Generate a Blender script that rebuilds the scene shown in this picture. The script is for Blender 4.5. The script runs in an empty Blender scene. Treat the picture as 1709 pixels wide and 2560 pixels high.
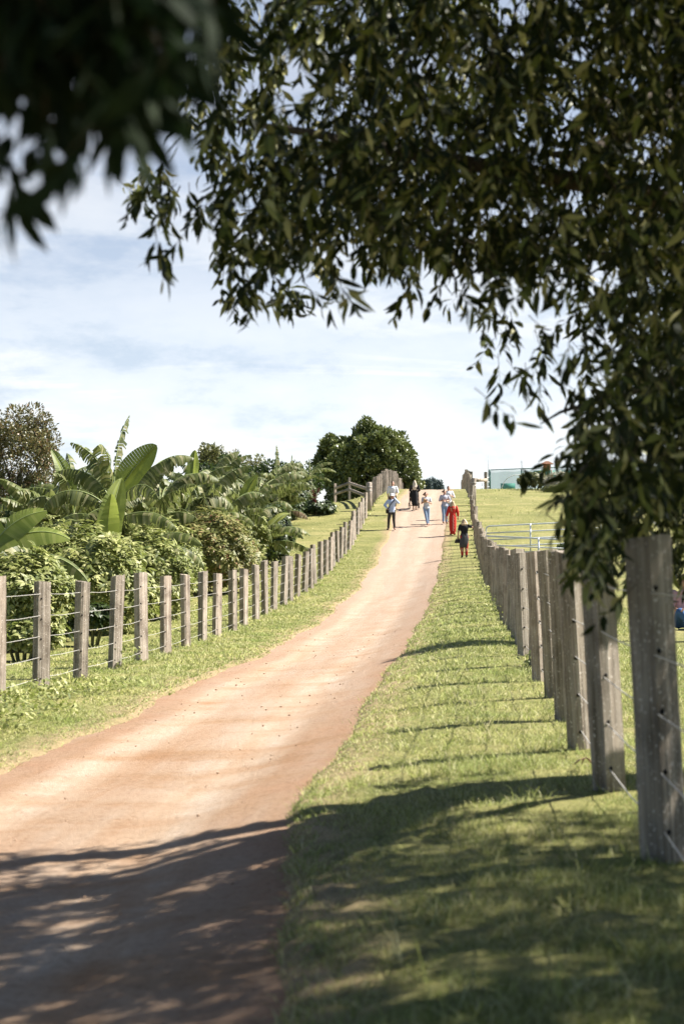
import bpy, bmesh, math, random
import numpy as np
from mathutils import Vector, Matrix

random.seed(7)
rng = np.random.default_rng(11)
SC = bpy.context.scene
COL = SC.collection
R = math.radians

# ------------------------------------------------------------------ camera frame
FPX, CX, CY, HOR = 3556.0, 854.5, 1280.0, 1400.0      # focal length, centre and horizon in photo pixels
PITCH = math.atan((HOR - CY) / FPX)
EYE = 1.5


def ray(px, py):
    cx, cy = (px - CX) / FPX, (CY - py) / FPX
    d = np.array([cx, math.cos(PITCH) - cy * math.sin(PITCH), math.sin(PITCH) + cy * math.cos(PITCH)])
    return d / d[1]


def at(px, py, D):
    d = ray(px, py)
    return Vector((d[0] * D, D, EYE + d[2] * D))


def to_px(P):
    """world points (n,3) -> photo pixels, depth"""
    x, y, z = P[:, 0], P[:, 1], P[:, 2] - EYE
    f = y * math.cos(PITCH) + z * math.sin(PITCH)
    u = -y * math.sin(PITCH) + z * math.cos(PITCH)
    f = np.where(f < 0.05, 0.05, f)
    return CX + FPX * x / f, CY - FPX * u / f, f


# ------------------------------------------------------------------ terrain
_ys = np.arange(-80, 1600, 0.5)


def _table(pts):
    p = np.array(pts)
    t = np.interp(_ys, p[:, 0], p[:, 1])
    k = np.exp(-0.5 * (np.arange(-12, 13) * 0.5 / 2.2) ** 2)
    k /= k.sum()
    return np.convolve(np.pad(t, 12, mode='edge'), k, mode='valid')


_far = [(74, 4.2), (80, 5.0), (90, 5.95), (98, 6.42), (104, 6.5), (112, 6.35), (125, 5.7), (150, 4.4), (200, 3.0), (400, 2.0), (1600, 2.0)]
T_L = _table([(-80, 0), (0, .02), (16, .02), (20, -.03), (31, 0), (35, .16), (40, .34), (45, .56), (50, .95), (55, 1.38), (58, 1.66), (62, 2.12), (66, 2.8), (70, 3.5)] + _far)
T_R = _table([(-80, .2), (12, .27), (16, .30), (20, .35), (27, .38), (33, .52), (40, .76), (45, 1.0), (50, 1.27), (58, 1.78), (62, 2.2), (66, 2.8), (70, 3.45)] + _far)


def sm(a, b, x):
    t = np.clip((x - a) / (b - a), 0, 1)
    return t * t * (3 - 2 * t)


def fenceL(Y):
    return -4.88 + 0.0857 * Y


def fenceR(Y):
    return 0.79 + 0.0857 * Y - 7e-5 * np.square(np.clip(Y, 0, 120))


def edgeL(Y):
    return -3.3 + .083 * Y + .07 * np.sin(Y * .6) + .04 * np.sin(Y * 1.4 + 1) + .02 * np.sin(Y * 5.1)


def edgeR(Y):
    near = np.clip((8.4 - Y) / 6.4, 0, 1)
    return -0.93 + .089 * Y - 4e-5 * np.square(np.clip(Y, 0, 120)) + .62 * near * near * (3 - 2 * near) - .08 * np.clip(2 - Y, 0, 30) + .03 * np.sin(Y * .55 + 2) + .03 * np.sin(Y * 1.3) + .015 * np.sin(Y * 4.7)


def base(X, Y):
    X = np.asarray(X, float); Y = np.asarray(Y, float)
    l, r = np.interp(Y, _ys, T_L), np.interp(Y, _ys, T_R)
    t = (X - fenceL(Y)) / (fenceR(Y) - fenceL(Y))
    k = sm(.45, .92, t)
    bump = .015 * np.sin(X * 2.1 + Y * .7) * np.sin(Y * 1.3 - X) * np.clip(30 - np.abs(Y), 0, 10) / 10
    drop = .95 * sm(0, -3.4, X - fenceL(Y)) * sm(73, 92, Y)
    return l * (1 - k) + r * k + bump - drop


def inside(X, Y):
    d = np.minimum(X - edgeL(Y), edgeR(Y) - X)
    return sm(-.06, .18, d)


def ground(X, Y):
    X = np.asarray(X, float); Y = np.asarray(Y, float)
    return base(X, Y) - .10 * inside(X, Y)


def gz(x, y):
    return float(base(np.array([x]), np.array([y]))[0])


def hit(px, py):
    """the ground point seen at a photo pixel"""
    d = ray(px, py)
    D = np.arange(3, 140, .05)
    z = EYE + d[2] * D
    g = base(d[0] * D, D)
    i = int(np.argmax(z <= g))
    return Vector((d[0] * D[i], D[i], g[i]))


# ------------------------------------------------------------------ materials
def new_mat(name):
    m = bpy.data.materials.new(name)
    m.use_nodes = True
    m.node_tree.nodes.clear()
    return m, m.node_tree


def N(nt, kind, **kw):
    n = nt.nodes.new(kind)
    for k, v in kw.items():
        if k in n.inputs.keys():
            n.inputs[k].default_value = v
        else:
            setattr(n, k, v)
    return n


def L(nt, a, b):
    nt.links.new(a, b)


def ramp(nt, stops):
    n = nt.nodes.new('ShaderNodeValToRGB')
    e = n.color_ramp.elements
    while len(e) > 1:
        e.remove(e[-1])
    e[0].position, e[0].color = stops[0][0], (*stops[0][1], 1)
    for p, c in stops[1:]:
        x = e.new(p); x.color = (*c, 1)
    return n


def mixc(nt, fac, a, b, blend='MIX'):
    n = nt.nodes.new('ShaderNodeMix')
    n.data_type = 'RGBA'; n.blend_type = blend
    for sock, v in ((n.inputs[0], fac), (n.inputs[6], a), (n.inputs[7], b)):
        if hasattr(v, 'links'):
            nt.links.new(v, sock)
        elif isinstance(v, (int, float)):
            sock.default_value = v
        else:
            sock.default_value = (*v, 1)
    return n.outputs[2]


def leaf_mat(name, stops, rough=.45, trans=.3, tcol=(.2, .3, .05), spec=.5, space='Object', nscale=1.2):
    m, nt = new_mat(name)
    geo = N(nt, 'ShaderNodeNewGeometry')
    rp = ramp(nt, stops)
    L(nt, geo.outputs['Random Per Island'], rp.inputs[0])
    tc = N(nt, 'ShaderNodeTexCoord')
    no = N(nt, 'ShaderNodeTexNoise', Scale=nscale, Detail=3.0)
    L(nt, tc.outputs[space], no.inputs['Vector'])
    rr = ramp(nt, [(.3, (.75, .78, .75)), (.7, (1.2, 1.15, 1.05))])
    L(nt, no.outputs[0], rr.inputs[0])
    c = mixc(nt, 1.0, rp.outputs[0], rr.outputs[0], 'MULTIPLY')
    p = N(nt, 'ShaderNodeBsdfPrincipled', Roughness=rough)
    p.inputs['Specular IOR Level'].default_value = spec
    L(nt, c, p.inputs['Base Color'])
    t = N(nt, 'ShaderNodeBsdfTranslucent')
    tcc = mixc(nt, .5, c, tcol)
    L(nt, tcc, t.inputs['Color'])
    mx = N(nt, 'ShaderNodeMixShader'); mx.inputs[0].default_value = trans
    L(nt, p.outputs[0], mx.inputs[1]); L(nt, t.outputs[0], mx.inputs[2])
    o = N(nt, 'ShaderNodeOutputMaterial')
    L(nt, mx.outputs[0], o.inputs[0])
    return m


def plain(name, col, rough=.7, metal=0.0, nscale=20, var=.15, bump=0.0, spec=.4):
    m, nt = new_mat(name)
    tc = N(nt, 'ShaderNodeTexCoord')
    no = N(nt, 'ShaderNodeTexNoise', Scale=float(nscale), Detail=4.0)
    L(nt, tc.outputs['Object'], no.inputs['Vector'])
    rr = ramp(nt, [(.25, tuple(c * (1 - var) for c in col)), (.75, tuple(min(1, c * (1 + var)) for c in col))])
    L(nt, no.outputs[0], rr.inputs[0])
    p = N(nt, 'ShaderNodeBsdfPrincipled', Roughness=rough, Metallic=metal)
    p.inputs['Specular IOR Level'].default_value = spec
    L(nt, rr.outputs[0], p.inputs['Base Color'])
    if bump:
        b = N(nt, 'ShaderNodeBump', Strength=bump, Distance=.01)
        L(nt, no.outputs[0], b.inputs['Height']); L(nt, b.outputs[0], p.inputs['Normal'])
    o = N(nt, 'ShaderNodeOutputMaterial'); L(nt, p.outputs[0], o.inputs[0])
    return m


def wood_mat(name, dark, mid, light, zscale=1.2):
    m, nt = new_mat(name)
    tc = N(nt, 'ShaderNodeTexCoord'); oi = N(nt, 'ShaderNodeObjectInfo')
    add = N(nt, 'ShaderNodeVectorMath', operation='ADD')
    mul = N(nt, 'ShaderNodeMath', operation='MULTIPLY'); mul.inputs[1].default_value = 37.0
    L(nt, oi.outputs['Random'], mul.inputs[0])
    L(nt, tc.outputs['Object'], add.inputs[0]); L(nt, mul.outputs[0], add.inputs[1])
    mp = N(nt, 'ShaderNodeMapping'); mp.inputs['Scale'].default_value = (38, 38, zscale)
    L(nt, add.outputs[0], mp.inputs[0])
    g = N(nt, 'ShaderNodeTexNoise', Scale=1.0, Detail=6.0, Roughness=.65)
    L(nt, mp.outputs[0], g.inputs['Vector'])
    blot = N(nt, 'ShaderNodeTexNoise', Scale=5.0, Detail=5.0)
    L(nt, add.outputs[0], blot.inputs['Vector'])
    rg = ramp(nt, [(.30, dark), (.5, mid), (.72, light)])
    L(nt, g.outputs[0], rg.inputs[0])
    rb = ramp(nt, [(.3, (.62, .6, .58)), (.52, (1, 1, 1)), (.75, (1.18, 1.16, 1.12))])
    L(nt, blot.outputs[0], rb.inputs[0])
    c = mixc(nt, 1.0, rg.outputs[0], rb.outputs[0], 'MULTIPLY')
    # each post has its own tone
    rt = ramp(nt, [(0, (.78, .76, .72)), (.5, (1, .98, .95)), (1, (1.18, 1.1, 1.05))])
    L(nt, oi.outputs['Random'], rt.inputs[0])
    c = mixc(nt, 1.0, c, rt.outputs[0], 'MULTIPLY')
    # fine speckle of lichen
    sp = N(nt, 'ShaderNodeTexNoise', Scale=60.0, Detail=2.0)
    L(nt, add.outputs[0], sp.inputs['Vector'])
    rs = ramp(nt, [(.62, (0, 0, 0)), (.72, (1, 1, 1))])
    L(nt, sp.outputs[0], rs.inputs[0])
    c = mixc(nt, rs.outputs[0], c, tuple(min(1, x * 1.25) for x in light))
    p = N(nt, 'ShaderNodeBsdfPrincipled', Roughness=.88)
    p.inputs['Specular IOR Level'].default_value = .2
    L(nt, c, p.inputs['Base Color'])
    b = N(nt, 'ShaderNodeBump', Strength=.9, Distance=.012)
    L(nt, g.outputs[0], b.inputs['Height']); L(nt, b.outputs[0], p.inputs['Normal'])
    o = N(nt, 'ShaderNodeOutputMaterial'); L(nt, p.outputs[0], o.inputs[0])
    return m


M = {}
M['canopy'] = leaf_mat('canopy leaf', [(0, (.008, .014, .005)), (.55, (.016, .024, .007)), (.58, (.045, .06, .014)), (.77, (.16, .18, .05)), (1, (.42, .39, .19))], rough=.5, trans=.11, tcol=(.15, .19, .03), spec=.14)  # dark and pale stops put shade and sunlit glints into the leaf colour
M['bough'] = leaf_mat('bough leaf', [(0, (.006, .012, .006)), (1, (.016, .026, .011))], rough=.7, trans=.05, tcol=(.08, .16, .05), spec=.05)  # near-black leaf tones carry the bough's shade in the colour
M['fig'] = leaf_mat('fig leaf', [(0, (.075, .10, .028)), (.6, (.15, .18, .055)), (1, (.26, .28, .12))], rough=.4, trans=.15, tcol=(.15, .2, .04))
M['figlight'] = leaf_mat('skirt leaf', [(0, (.05, .07, .022)), (1, (.13, .15, .055))], rough=.45, trans=.2, tcol=(.2, .25, .06))
M['olive'] = leaf_mat('olive leaf', [(0, (.08, .09, .03)), (.6, (.15, .16, .055)), (1, (.25, .24, .11))], rough=.5, trans=.2, tcol=(.2, .22, .07))
M['red tip'] = leaf_mat('red tipped leaf', [(0, (.07, .08, .03)), (.7, (.16, .165, .065)), (.9, (.22, .17, .08)), (1, (.26, .12, .065))], rough=.42, trans=.25, tcol=(.22, .16, .07))
M['cassava'] = leaf_mat('cassava leaf', [(0, (.09, .12, .03)), (.5, (.24, .265, .08)), (1, (.46, .46, .22))], rough=.5, trans=.28, tcol=(.34, .42, .09), spec=.3)
M['cassava red'] = leaf_mat('red stalk shrub leaf', [(0, (.11, .125, .035)), (.5, (.22, .235, .08)), (.85, (.33, .30, .13)), (1, (.27, .12, .08))], rough=.5, trans=.26, tcol=(.34, .38, .1), spec=.3)
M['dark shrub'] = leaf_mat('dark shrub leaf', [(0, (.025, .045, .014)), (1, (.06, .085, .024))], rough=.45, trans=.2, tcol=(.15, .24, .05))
M['banana'] = leaf_mat('banana leaf', [(0, (.13, .175, .035)), (.6, (.20, .245, .06)), (1, (.27, .30, .09))], rough=.5, trans=.40, tcol=(.46, .54, .10), spec=.35, nscale=3)
M['banana torn'] = leaf_mat('torn banana leaf', [(0, (.05, .07, .02)), (.5, (.13, .155, .05)), (1, (.32, .30, .17))], rough=.5, trans=.34, tcol=(.28, .33, .09), spec=.35, nscale=4)
M['midrib'] = plain('banana midrib', (.22, .27, .10), .5)
M['pseudostem'] = plain('banana pseudostem', (.16, .16, .07), .7, nscale=6, var=.5)
M['dead leaf'] = plain('dead leaf', (.24, .13, .08), .7, var=.3)
M['dry banana'] = leaf_mat('dry banana leaf', [(0, (.16, .10, .06)), (1, (.26, .19, .12))], rough=.8, trans=.15, tcol=(.3, .2, .1))
M['blossom'] = leaf_mat('pale blossom', [(0, (.42, .40, .33)), (1, (.6, .56, .48))], rough=.6, trans=.3, tcol=(.5, .48, .4))
M['cordyline'] = leaf_mat('cordyline leaf', [(0, (.05, .015, .018)), (1, (.10, .035, .03))], rough=.4, trans=.2, tcol=(.25, .05, .05))
M['pine'] = leaf_mat('haze tinted pine needle', [(0, (.06, .09, .10)), (1, (.10, .135, .14))], rough=.8, trans=.05, tcol=(.1, .14, .12))  # blue-grey tint paints the haze of distance into the foliage
M['bark'] = wood_mat('bark', (.03, .024, .018), (.07, .055, .042), (.12, .10, .08), 5)
M['wood'] = wood_mat('weathered timber', (.14, .116, .092), (.31, .272, .228), (.46, .42, .37))
M['wood pale'] = wood_mat('pale timber', (.20, .17, .14), (.36, .31, .27), (.48, .43, .38))  # paler copy of the post timber
M['wire'] = plain('galvanised wire', (.50, .48, .44), .5, .3, 30, .1)
M['pipe'] = plain('galvanised pipe', (.66, .69, .71), .45, .25, 12, .08)
M['hole'] = plain('hole shade', (.012, .010, .009), .95)  # near-black bead colour stands in for shade inside the wire holes


def grass_mat():
    m, nt = new_mat('grass blade')
    geo = N(nt, 'ShaderNodeNewGeometry')
    rp = ramp(nt, [(0, (.08, .11, .02)), (.35, (.29, .325, .085)), (.7, (.45, .465, .18)), (.92, (.60, .58, .32)), (1, (.58, .50, .34))])
    L(nt, geo.outputs['Random Per Island'], rp.inputs[0])
    no = N(nt, 'ShaderNodeTexNoise', Scale=1.1, Detail=5.0, Roughness=.6)
    L(nt, geo.outputs['Position'], no.inputs['Vector'])
    rr = ramp(nt, [(.32, (.62, .74, .55)), (.5, (1, 1, 1)), (.68, (1.25, 1.14, 1.15))])
    L(nt, no.outputs[0], rr.inputs[0])
    c = mixc(nt, 1.0, rp.outputs[0], rr.outputs[0], 'MULTIPLY')
    p = N(nt, 'ShaderNodeBsdfPrincipled', Roughness=.5)
    p.inputs['Specular IOR Level'].default_value = .1
    L(nt, c, p.inputs['Base Color'])
    t = N(nt, 'ShaderNodeBsdfTranslucent'); L(nt, mixc(nt, .45, c, (.42, .48, .13)), t.inputs['Color'])
    va = N(nt, 'ShaderNodeVectorMath', operation='ADD'); L(nt, geo.outputs['Normal'], va.inputs[0]); va.inputs[1].default_value = (0, 0, 1.3)
    vn = N(nt, 'ShaderNodeVectorMath', operation='NORMALIZE'); L(nt, va.outputs[0], vn.inputs[0]); L(nt, vn.outputs[0], p.inputs['Normal'])
    mx = N(nt, 'ShaderNodeMixShader'); mx.inputs[0].default_value = .25
    L(nt, p.outputs[0], mx.inputs[1]); L(nt, t.outputs[0], mx.inputs[2])
    o = N(nt, 'ShaderNodeOutputMaterial'); L(nt, mx.outputs[0], o.inputs[0])
    return m


M['grass'] = grass_mat()


def lawn_mat():
    m, nt = new_mat('lawn')
    geo = N(nt, 'ShaderNodeNewGeometry')
    n1 = N(nt, 'ShaderNodeTexNoise', Scale=.55, Detail=8.0, Roughness=.65); L(nt, geo.outputs['Position'], n1.inputs['Vector'])
    n2 = N(nt, 'ShaderNodeTexNoise', Scale=9.0, Detail=8.0, Roughness=.75); L(nt, geo.outputs['Position'], n2.inputs['Vector'])
    mp = N(nt, 'ShaderNodeMapping'); mp.inputs['Scale'].default_value = (.25, 1.3, .5); L(nt, geo.outputs['Position'], mp.inputs[0])
    n3 = N(nt, 'ShaderNodeTexNoise', Scale=1.4, Detail=5.0); L(nt, mp.outputs[0], n3.inputs['Vector'])
    r1 = ramp(nt, [(.3, (.15, .155, .05)), (.5, (.21, .205, .078)), (.7, (.27, .245, .11))]); L(nt, n1.outputs[0], r1.inputs[0])
    r2 = ramp(nt, [(.28, (.42, .46, .38)), (.5, (1, 1, 1)), (.74, (1.4, 1.32, 1.3))]); L(nt, n2.outputs[0], r2.inputs[0])
    r3 = ramp(nt, [(.35, (.8, .84, .76)), (.65, (1.14, 1.1, 1.08))]); L(nt, n3.outputs[0], r3.inputs[0])
    c = mixc(nt, 1.0, r1.outputs[0], r2.outputs[0], 'MULTIPLY')
    c = mixc(nt, 1.0, c, r3.outputs[0], 'MULTIPLY')
    # bare dirt shows through the thin turf beside the track
    ed = N(nt, 'ShaderNodeAttribute', attribute_name='trodden')
    em = N(nt, 'ShaderNodeMath', operation='MULTIPLY_ADD'); L(nt, n1.outputs[0], em.inputs[0]); em.inputs[1].default_value = 1.6; em.inputs[2].default_value = -1.3
    ea = N(nt, 'ShaderNodeMath', operation='ADD', use_clamp=True); L(nt, em.outputs[0], ea.inputs[0])
    e2 = N(nt, 'ShaderNodeMath', operation='MULTIPLY'); e2.inputs[1].default_value = 1.35; L(nt, ed.outputs['Fac'], e2.inputs[0]); L(nt, e2.outputs[0], ea.inputs[1])
    c = mixc(nt, ea.outputs[0], c, mixc(nt, .6, (.30, .22, .13), r2.outputs[0], 'MULTIPLY'))
    p = N(nt, 'ShaderNodeBsdfPrincipled', Roughness=.9); p.inputs['Specular IOR Level'].default_value = .15
    L(nt, c, p.inputs['Base Color'])
    b = N(nt, 'ShaderNodeBump', Strength=.8, Distance=.05); L(nt, n2.outputs[0], b.inputs['Height']); L(nt, b.outputs[0], p.inputs['Normal'])
    o = N(nt, 'ShaderNodeOutputMaterial'); L(nt, p.outputs[0], o.inputs[0])
    return m


def path_mat():
    """pale trodden dirt; UV.x runs across the track, UV.y along it in metres"""
    m, nt = new_mat('dirt track')
    uv = N(nt, 'ShaderNodeUVMap'); geo = N(nt, 'ShaderNodeNewGeometry')
    sep = N(nt, 'ShaderNodeSeparateXYZ'); L(nt, uv.outputs[0], sep.inputs[0])
    # stretched along the track
    mp = N(nt, 'ShaderNodeMapping'); mp.inputs['Scale'].default_value = (3.2, .16, 1); L(nt, uv.outputs[0], mp.inputs[0])
    st = N(nt, 'ShaderNodeTexNoise', Scale=2.0, Detail=6.0, Roughness=.6); L(nt, mp.outputs[0], st.inputs['Vector'])
    mp2 = N(nt, 'ShaderNodeMapping'); mp2.inputs['Scale'].default_value = (.5, 1.6, .5); L(nt, geo.outputs['Position'], mp2.inputs[0])
    cr = N(nt, 'ShaderNodeTexNoise', Scale=1.1, Detail=7.0, Roughness=.62, Distortion=.4); L(nt, mp2.outputs[0], cr.inputs['Vector'])
    fine = N(nt, 'ShaderNodeTexNoise', Scale=26.0, Detail=10.0, Roughness=.85); L(nt, geo.outputs['Position'], fine.inputs['Vector'])
    vor = N(nt, 'ShaderNodeTexVoronoi', Scale=15.0, Randomness=1.0); L(nt, geo.outputs['Position'], vor.inputs['Vector'])
    rs = ramp(nt, [(.3, (.335, .222, .14)), (.5, (.375, .28, .20)), (.68, (.405, .33, .258))]); L(nt, st.outputs[0], rs.inputs[0])
    rc = ramp(nt, [(.34, (.86, .74, .63)), (.52, (1, 1, 1)), (.7, (1.08, 1.1, 1.12))]); L(nt, cr.outputs[0], rc.inputs[0])
    c = mixc(nt, 1.0, rs.outputs[0], rc.outputs[0], 'MULTIPLY')
    # redder loose soil towards the edges and the middle strip, paler wheel lines
    w = N(nt, 'ShaderNodeFloatCurve')
    cv = w.mapping.curves[0]
    pts = [(0, 1), (.1, .85), (.26, .1), (.42, .42), (.55, .3), (.68, .05), (.84, .6), (1, 1)]
    cv.points[0].location = pts[0]; cv.points[1].location = pts[-1]
    for q in pts[1:-1]:
        cv.points.new(*q)
    w.mapping.update()
    L(nt, sep.outputs[0], w.inputs[1])
    wn = N(nt, 'ShaderNodeMath', operation='MULTIPLY'); L(nt, w.outputs[0], wn.inputs[0])
    rw = ramp(nt, [(.34, (0, 0, 0)), (.62, (1, 1, 1))]); L(nt, cr.outputs[0], rw.inputs[0]); L(nt, rw.outputs[0], wn.inputs[1])
    wk = N(nt, 'ShaderNodeMath', operation='MULTIPLY'); wk.inputs[1].default_value = .75; L(nt, wn.outputs[0], wk.inputs[0])
    c = mixc(nt, wk.outputs[0], c, (.32, .18, .105))
    # two wheel lines worn paler, the crown and sides left darker and looser
    rt_ = ramp(nt, [(.05, (1.13, 1.13, 1.13)), (.45, (.97, .955, .94)), (1, (.88, .85, .82))]); L(nt, w.outputs[0], rt_.inputs[0])
    c = mixc(nt, .9, c, rt_.outputs[0], 'MULTIPLY')
    # up the hill the surface turns to paler crusher dust
    rf = N(nt, 'ShaderNodeMapRange'); rf.inputs[1].default_value = 14; rf.inputs[2].default_value = 50; L(nt, sep.outputs[1], rf.inputs[0])
    rfm = N(nt, 'ShaderNodeMath', operation='MULTIPLY'); rfm.inputs[1].default_value = .62; L(nt, rf.outputs[0], rfm.inputs[0])
    c = mixc(nt, rfm.outputs[0], c, (.36, .282, .222))
    rfi = ramp(nt, [(.3, (.55, .48, .42)), (.5, (1, 1, 1)), (.72, (1.18, 1.18, 1.2))]); L(nt, fine.outputs[0], rfi.inputs[0])
    c = mixc(nt, 1.0, c, rfi.outputs[0], 'MULTIPLY')
    rv = ramp(nt, [(.07, (.42, .33, .28)), (.16, (1, 1, 1))]); L(nt, vor.outputs['Distance'], rv.inputs[0])
    vm = N(nt, 'ShaderNodeMath', operation='MULTIPLY'); L(nt, rw.outputs[0], vm.inputs[0]); vm.inputs[1].default_value = .8
    c = mixc(nt, vm.outputs[0], c, mixc(nt, 1.0, c, rv.outputs[0], 'MULTIPLY'))
    p = N(nt, 'ShaderNodeBsdfPrincipled', Roughness=.95); p.inputs['Specular IOR Level'].default_value = .15
    L(nt, c, p.inputs['Base Color'])
    ad = N(nt, 'ShaderNodeMath', operation='ADD'); L(nt, fine.outputs[0], ad.inputs[0]); L(nt, cr.outputs[0], ad.inputs[1])
    b = N(nt, 'ShaderNodeBump', Strength=.7, Distance=.03); L(nt, ad.outputs[0], b.inputs['Height']); L(nt, b.outputs[0], p.inputs['Normal'])
    o = N(nt, 'ShaderNodeOutputMaterial'); L(nt, p.outputs[0], o.inputs[0])
    return m


M['lawn'] = lawn_mat()
M['path'] = path_mat()
M['clod'] = plain('dirt clod', (.34, .22, .14), .95, var=.35, nscale=9)


# ------------------------------------------------------------------ object helpers
def tag(o, label=None, cat=None, group=None, kind=None):
    for k, v in (('label', label), ('category', cat), ('group', group), ('kind', kind)):
        if v:
            o[k] = v
    return o


def thing(name, label, cat, loc, rz=0.0, group=None):
    o = bpy.data.objects.new(name, None)
    o.empty_display_size = .2
    COL.objects.link(o)
    o.location = loc; o.rotation_euler = (0, 0, rz)
    return tag(o, label, cat, group)


def link(name, me, mats, parent=None, loc=None):
    o = bpy.data.objects.new(name, me)
    COL.objects.link(o)
    for m in (mats if isinstance(mats, (list, tuple)) else [mats]):
        me.materials.append(m)
    if parent is not None:
        o.parent = parent
    if loc is not None:
        o.location = loc
    return o


def np_mesh(name, V, faces, midx=None, smooth=True):
    """V (n,3); faces: list of int arrays (m,k) with k corners; midx: material index per faces array"""
    me = bpy.data.meshes.new(name)
    V = np.ascontiguousarray(V, dtype=np.float32)
    me.vertices.add(len(V)); me.vertices.foreach_set('co', V.ravel())
    loops = np.concatenate([f.ravel() for f in faces]).astype(np.int32)
    tot = np.concatenate([np.full(len(f), f.shape[1], np.int32) for f in faces])
    start = np.concatenate([[0], np.cumsum(tot)[:-1]]).astype(np.int32)
    me.loops.add(len(loops)); me.loops.foreach_set('vertex_index', loops)
    me.polygons.add(len(tot)); me.polygons.foreach_set('loop_start', start); me.polygons.foreach_set('loop_total', tot)
    if midx is not None:
        mi = np.concatenate([np.full(len(f), i, np.int32) for f, i in zip(faces, midx)])
        me.polygons.foreach_set('material_index', mi)
    if smooth:
        me.polygons.foreach_set('use_smooth', np.ones(len(tot), bool))
    me.update(calc_edges=True)
    return me


def unit(v):
    return v / np.maximum(np.linalg.norm(v, axis=-1, keepdims=True), 1e-9)


def leaves(P, D, Nn, Ln, W, curl=.15, fold=0.0, fat=.36):
    """curved leaf strips -> V, tri faces, quad faces"""
    n = len(P)
    D = unit(D); S = unit(np.cross(D, Nn)); Nn = np.cross(S, D)
    Ln = np.broadcast_to(np.asarray(Ln, float), (n,))[:, None]; W = np.broadcast_to(np.asarray(W, float), (n,))[:, None]
    c = (rng.random((n, 1)) - .35) * 2 * curl
    s = (rng.random((n, 1)) - .5) * .5 * Ln * curl * 2
    a1 = P + D * Ln * fat + Nn * c * Ln * .25 + S * s * .5
    a2 = P + D * Ln * (fat + .32) + Nn * c * Ln * .1 + S * s * .6
    T = P + D * Ln - Nn * c * Ln * .5
    up = Nn * W * fold
    V = np.stack([P, a1 - S * W * .5 + up, a1 + S * W * .5 + up, a2 - S * W * .42 + up, a2 + S * W * .42 + up, T], 1).reshape(-1, 3)
    i = np.arange(n)[:, None] * 6
    tri = np.concatenate([i + [0, 2, 1], i + [3, 4, 5]])
    quad = i + [1, 2, 4, 3]
    return V, tri, quad


def rand_dir(n):
    return unit(rng.normal(size=(n, 3)))


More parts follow.
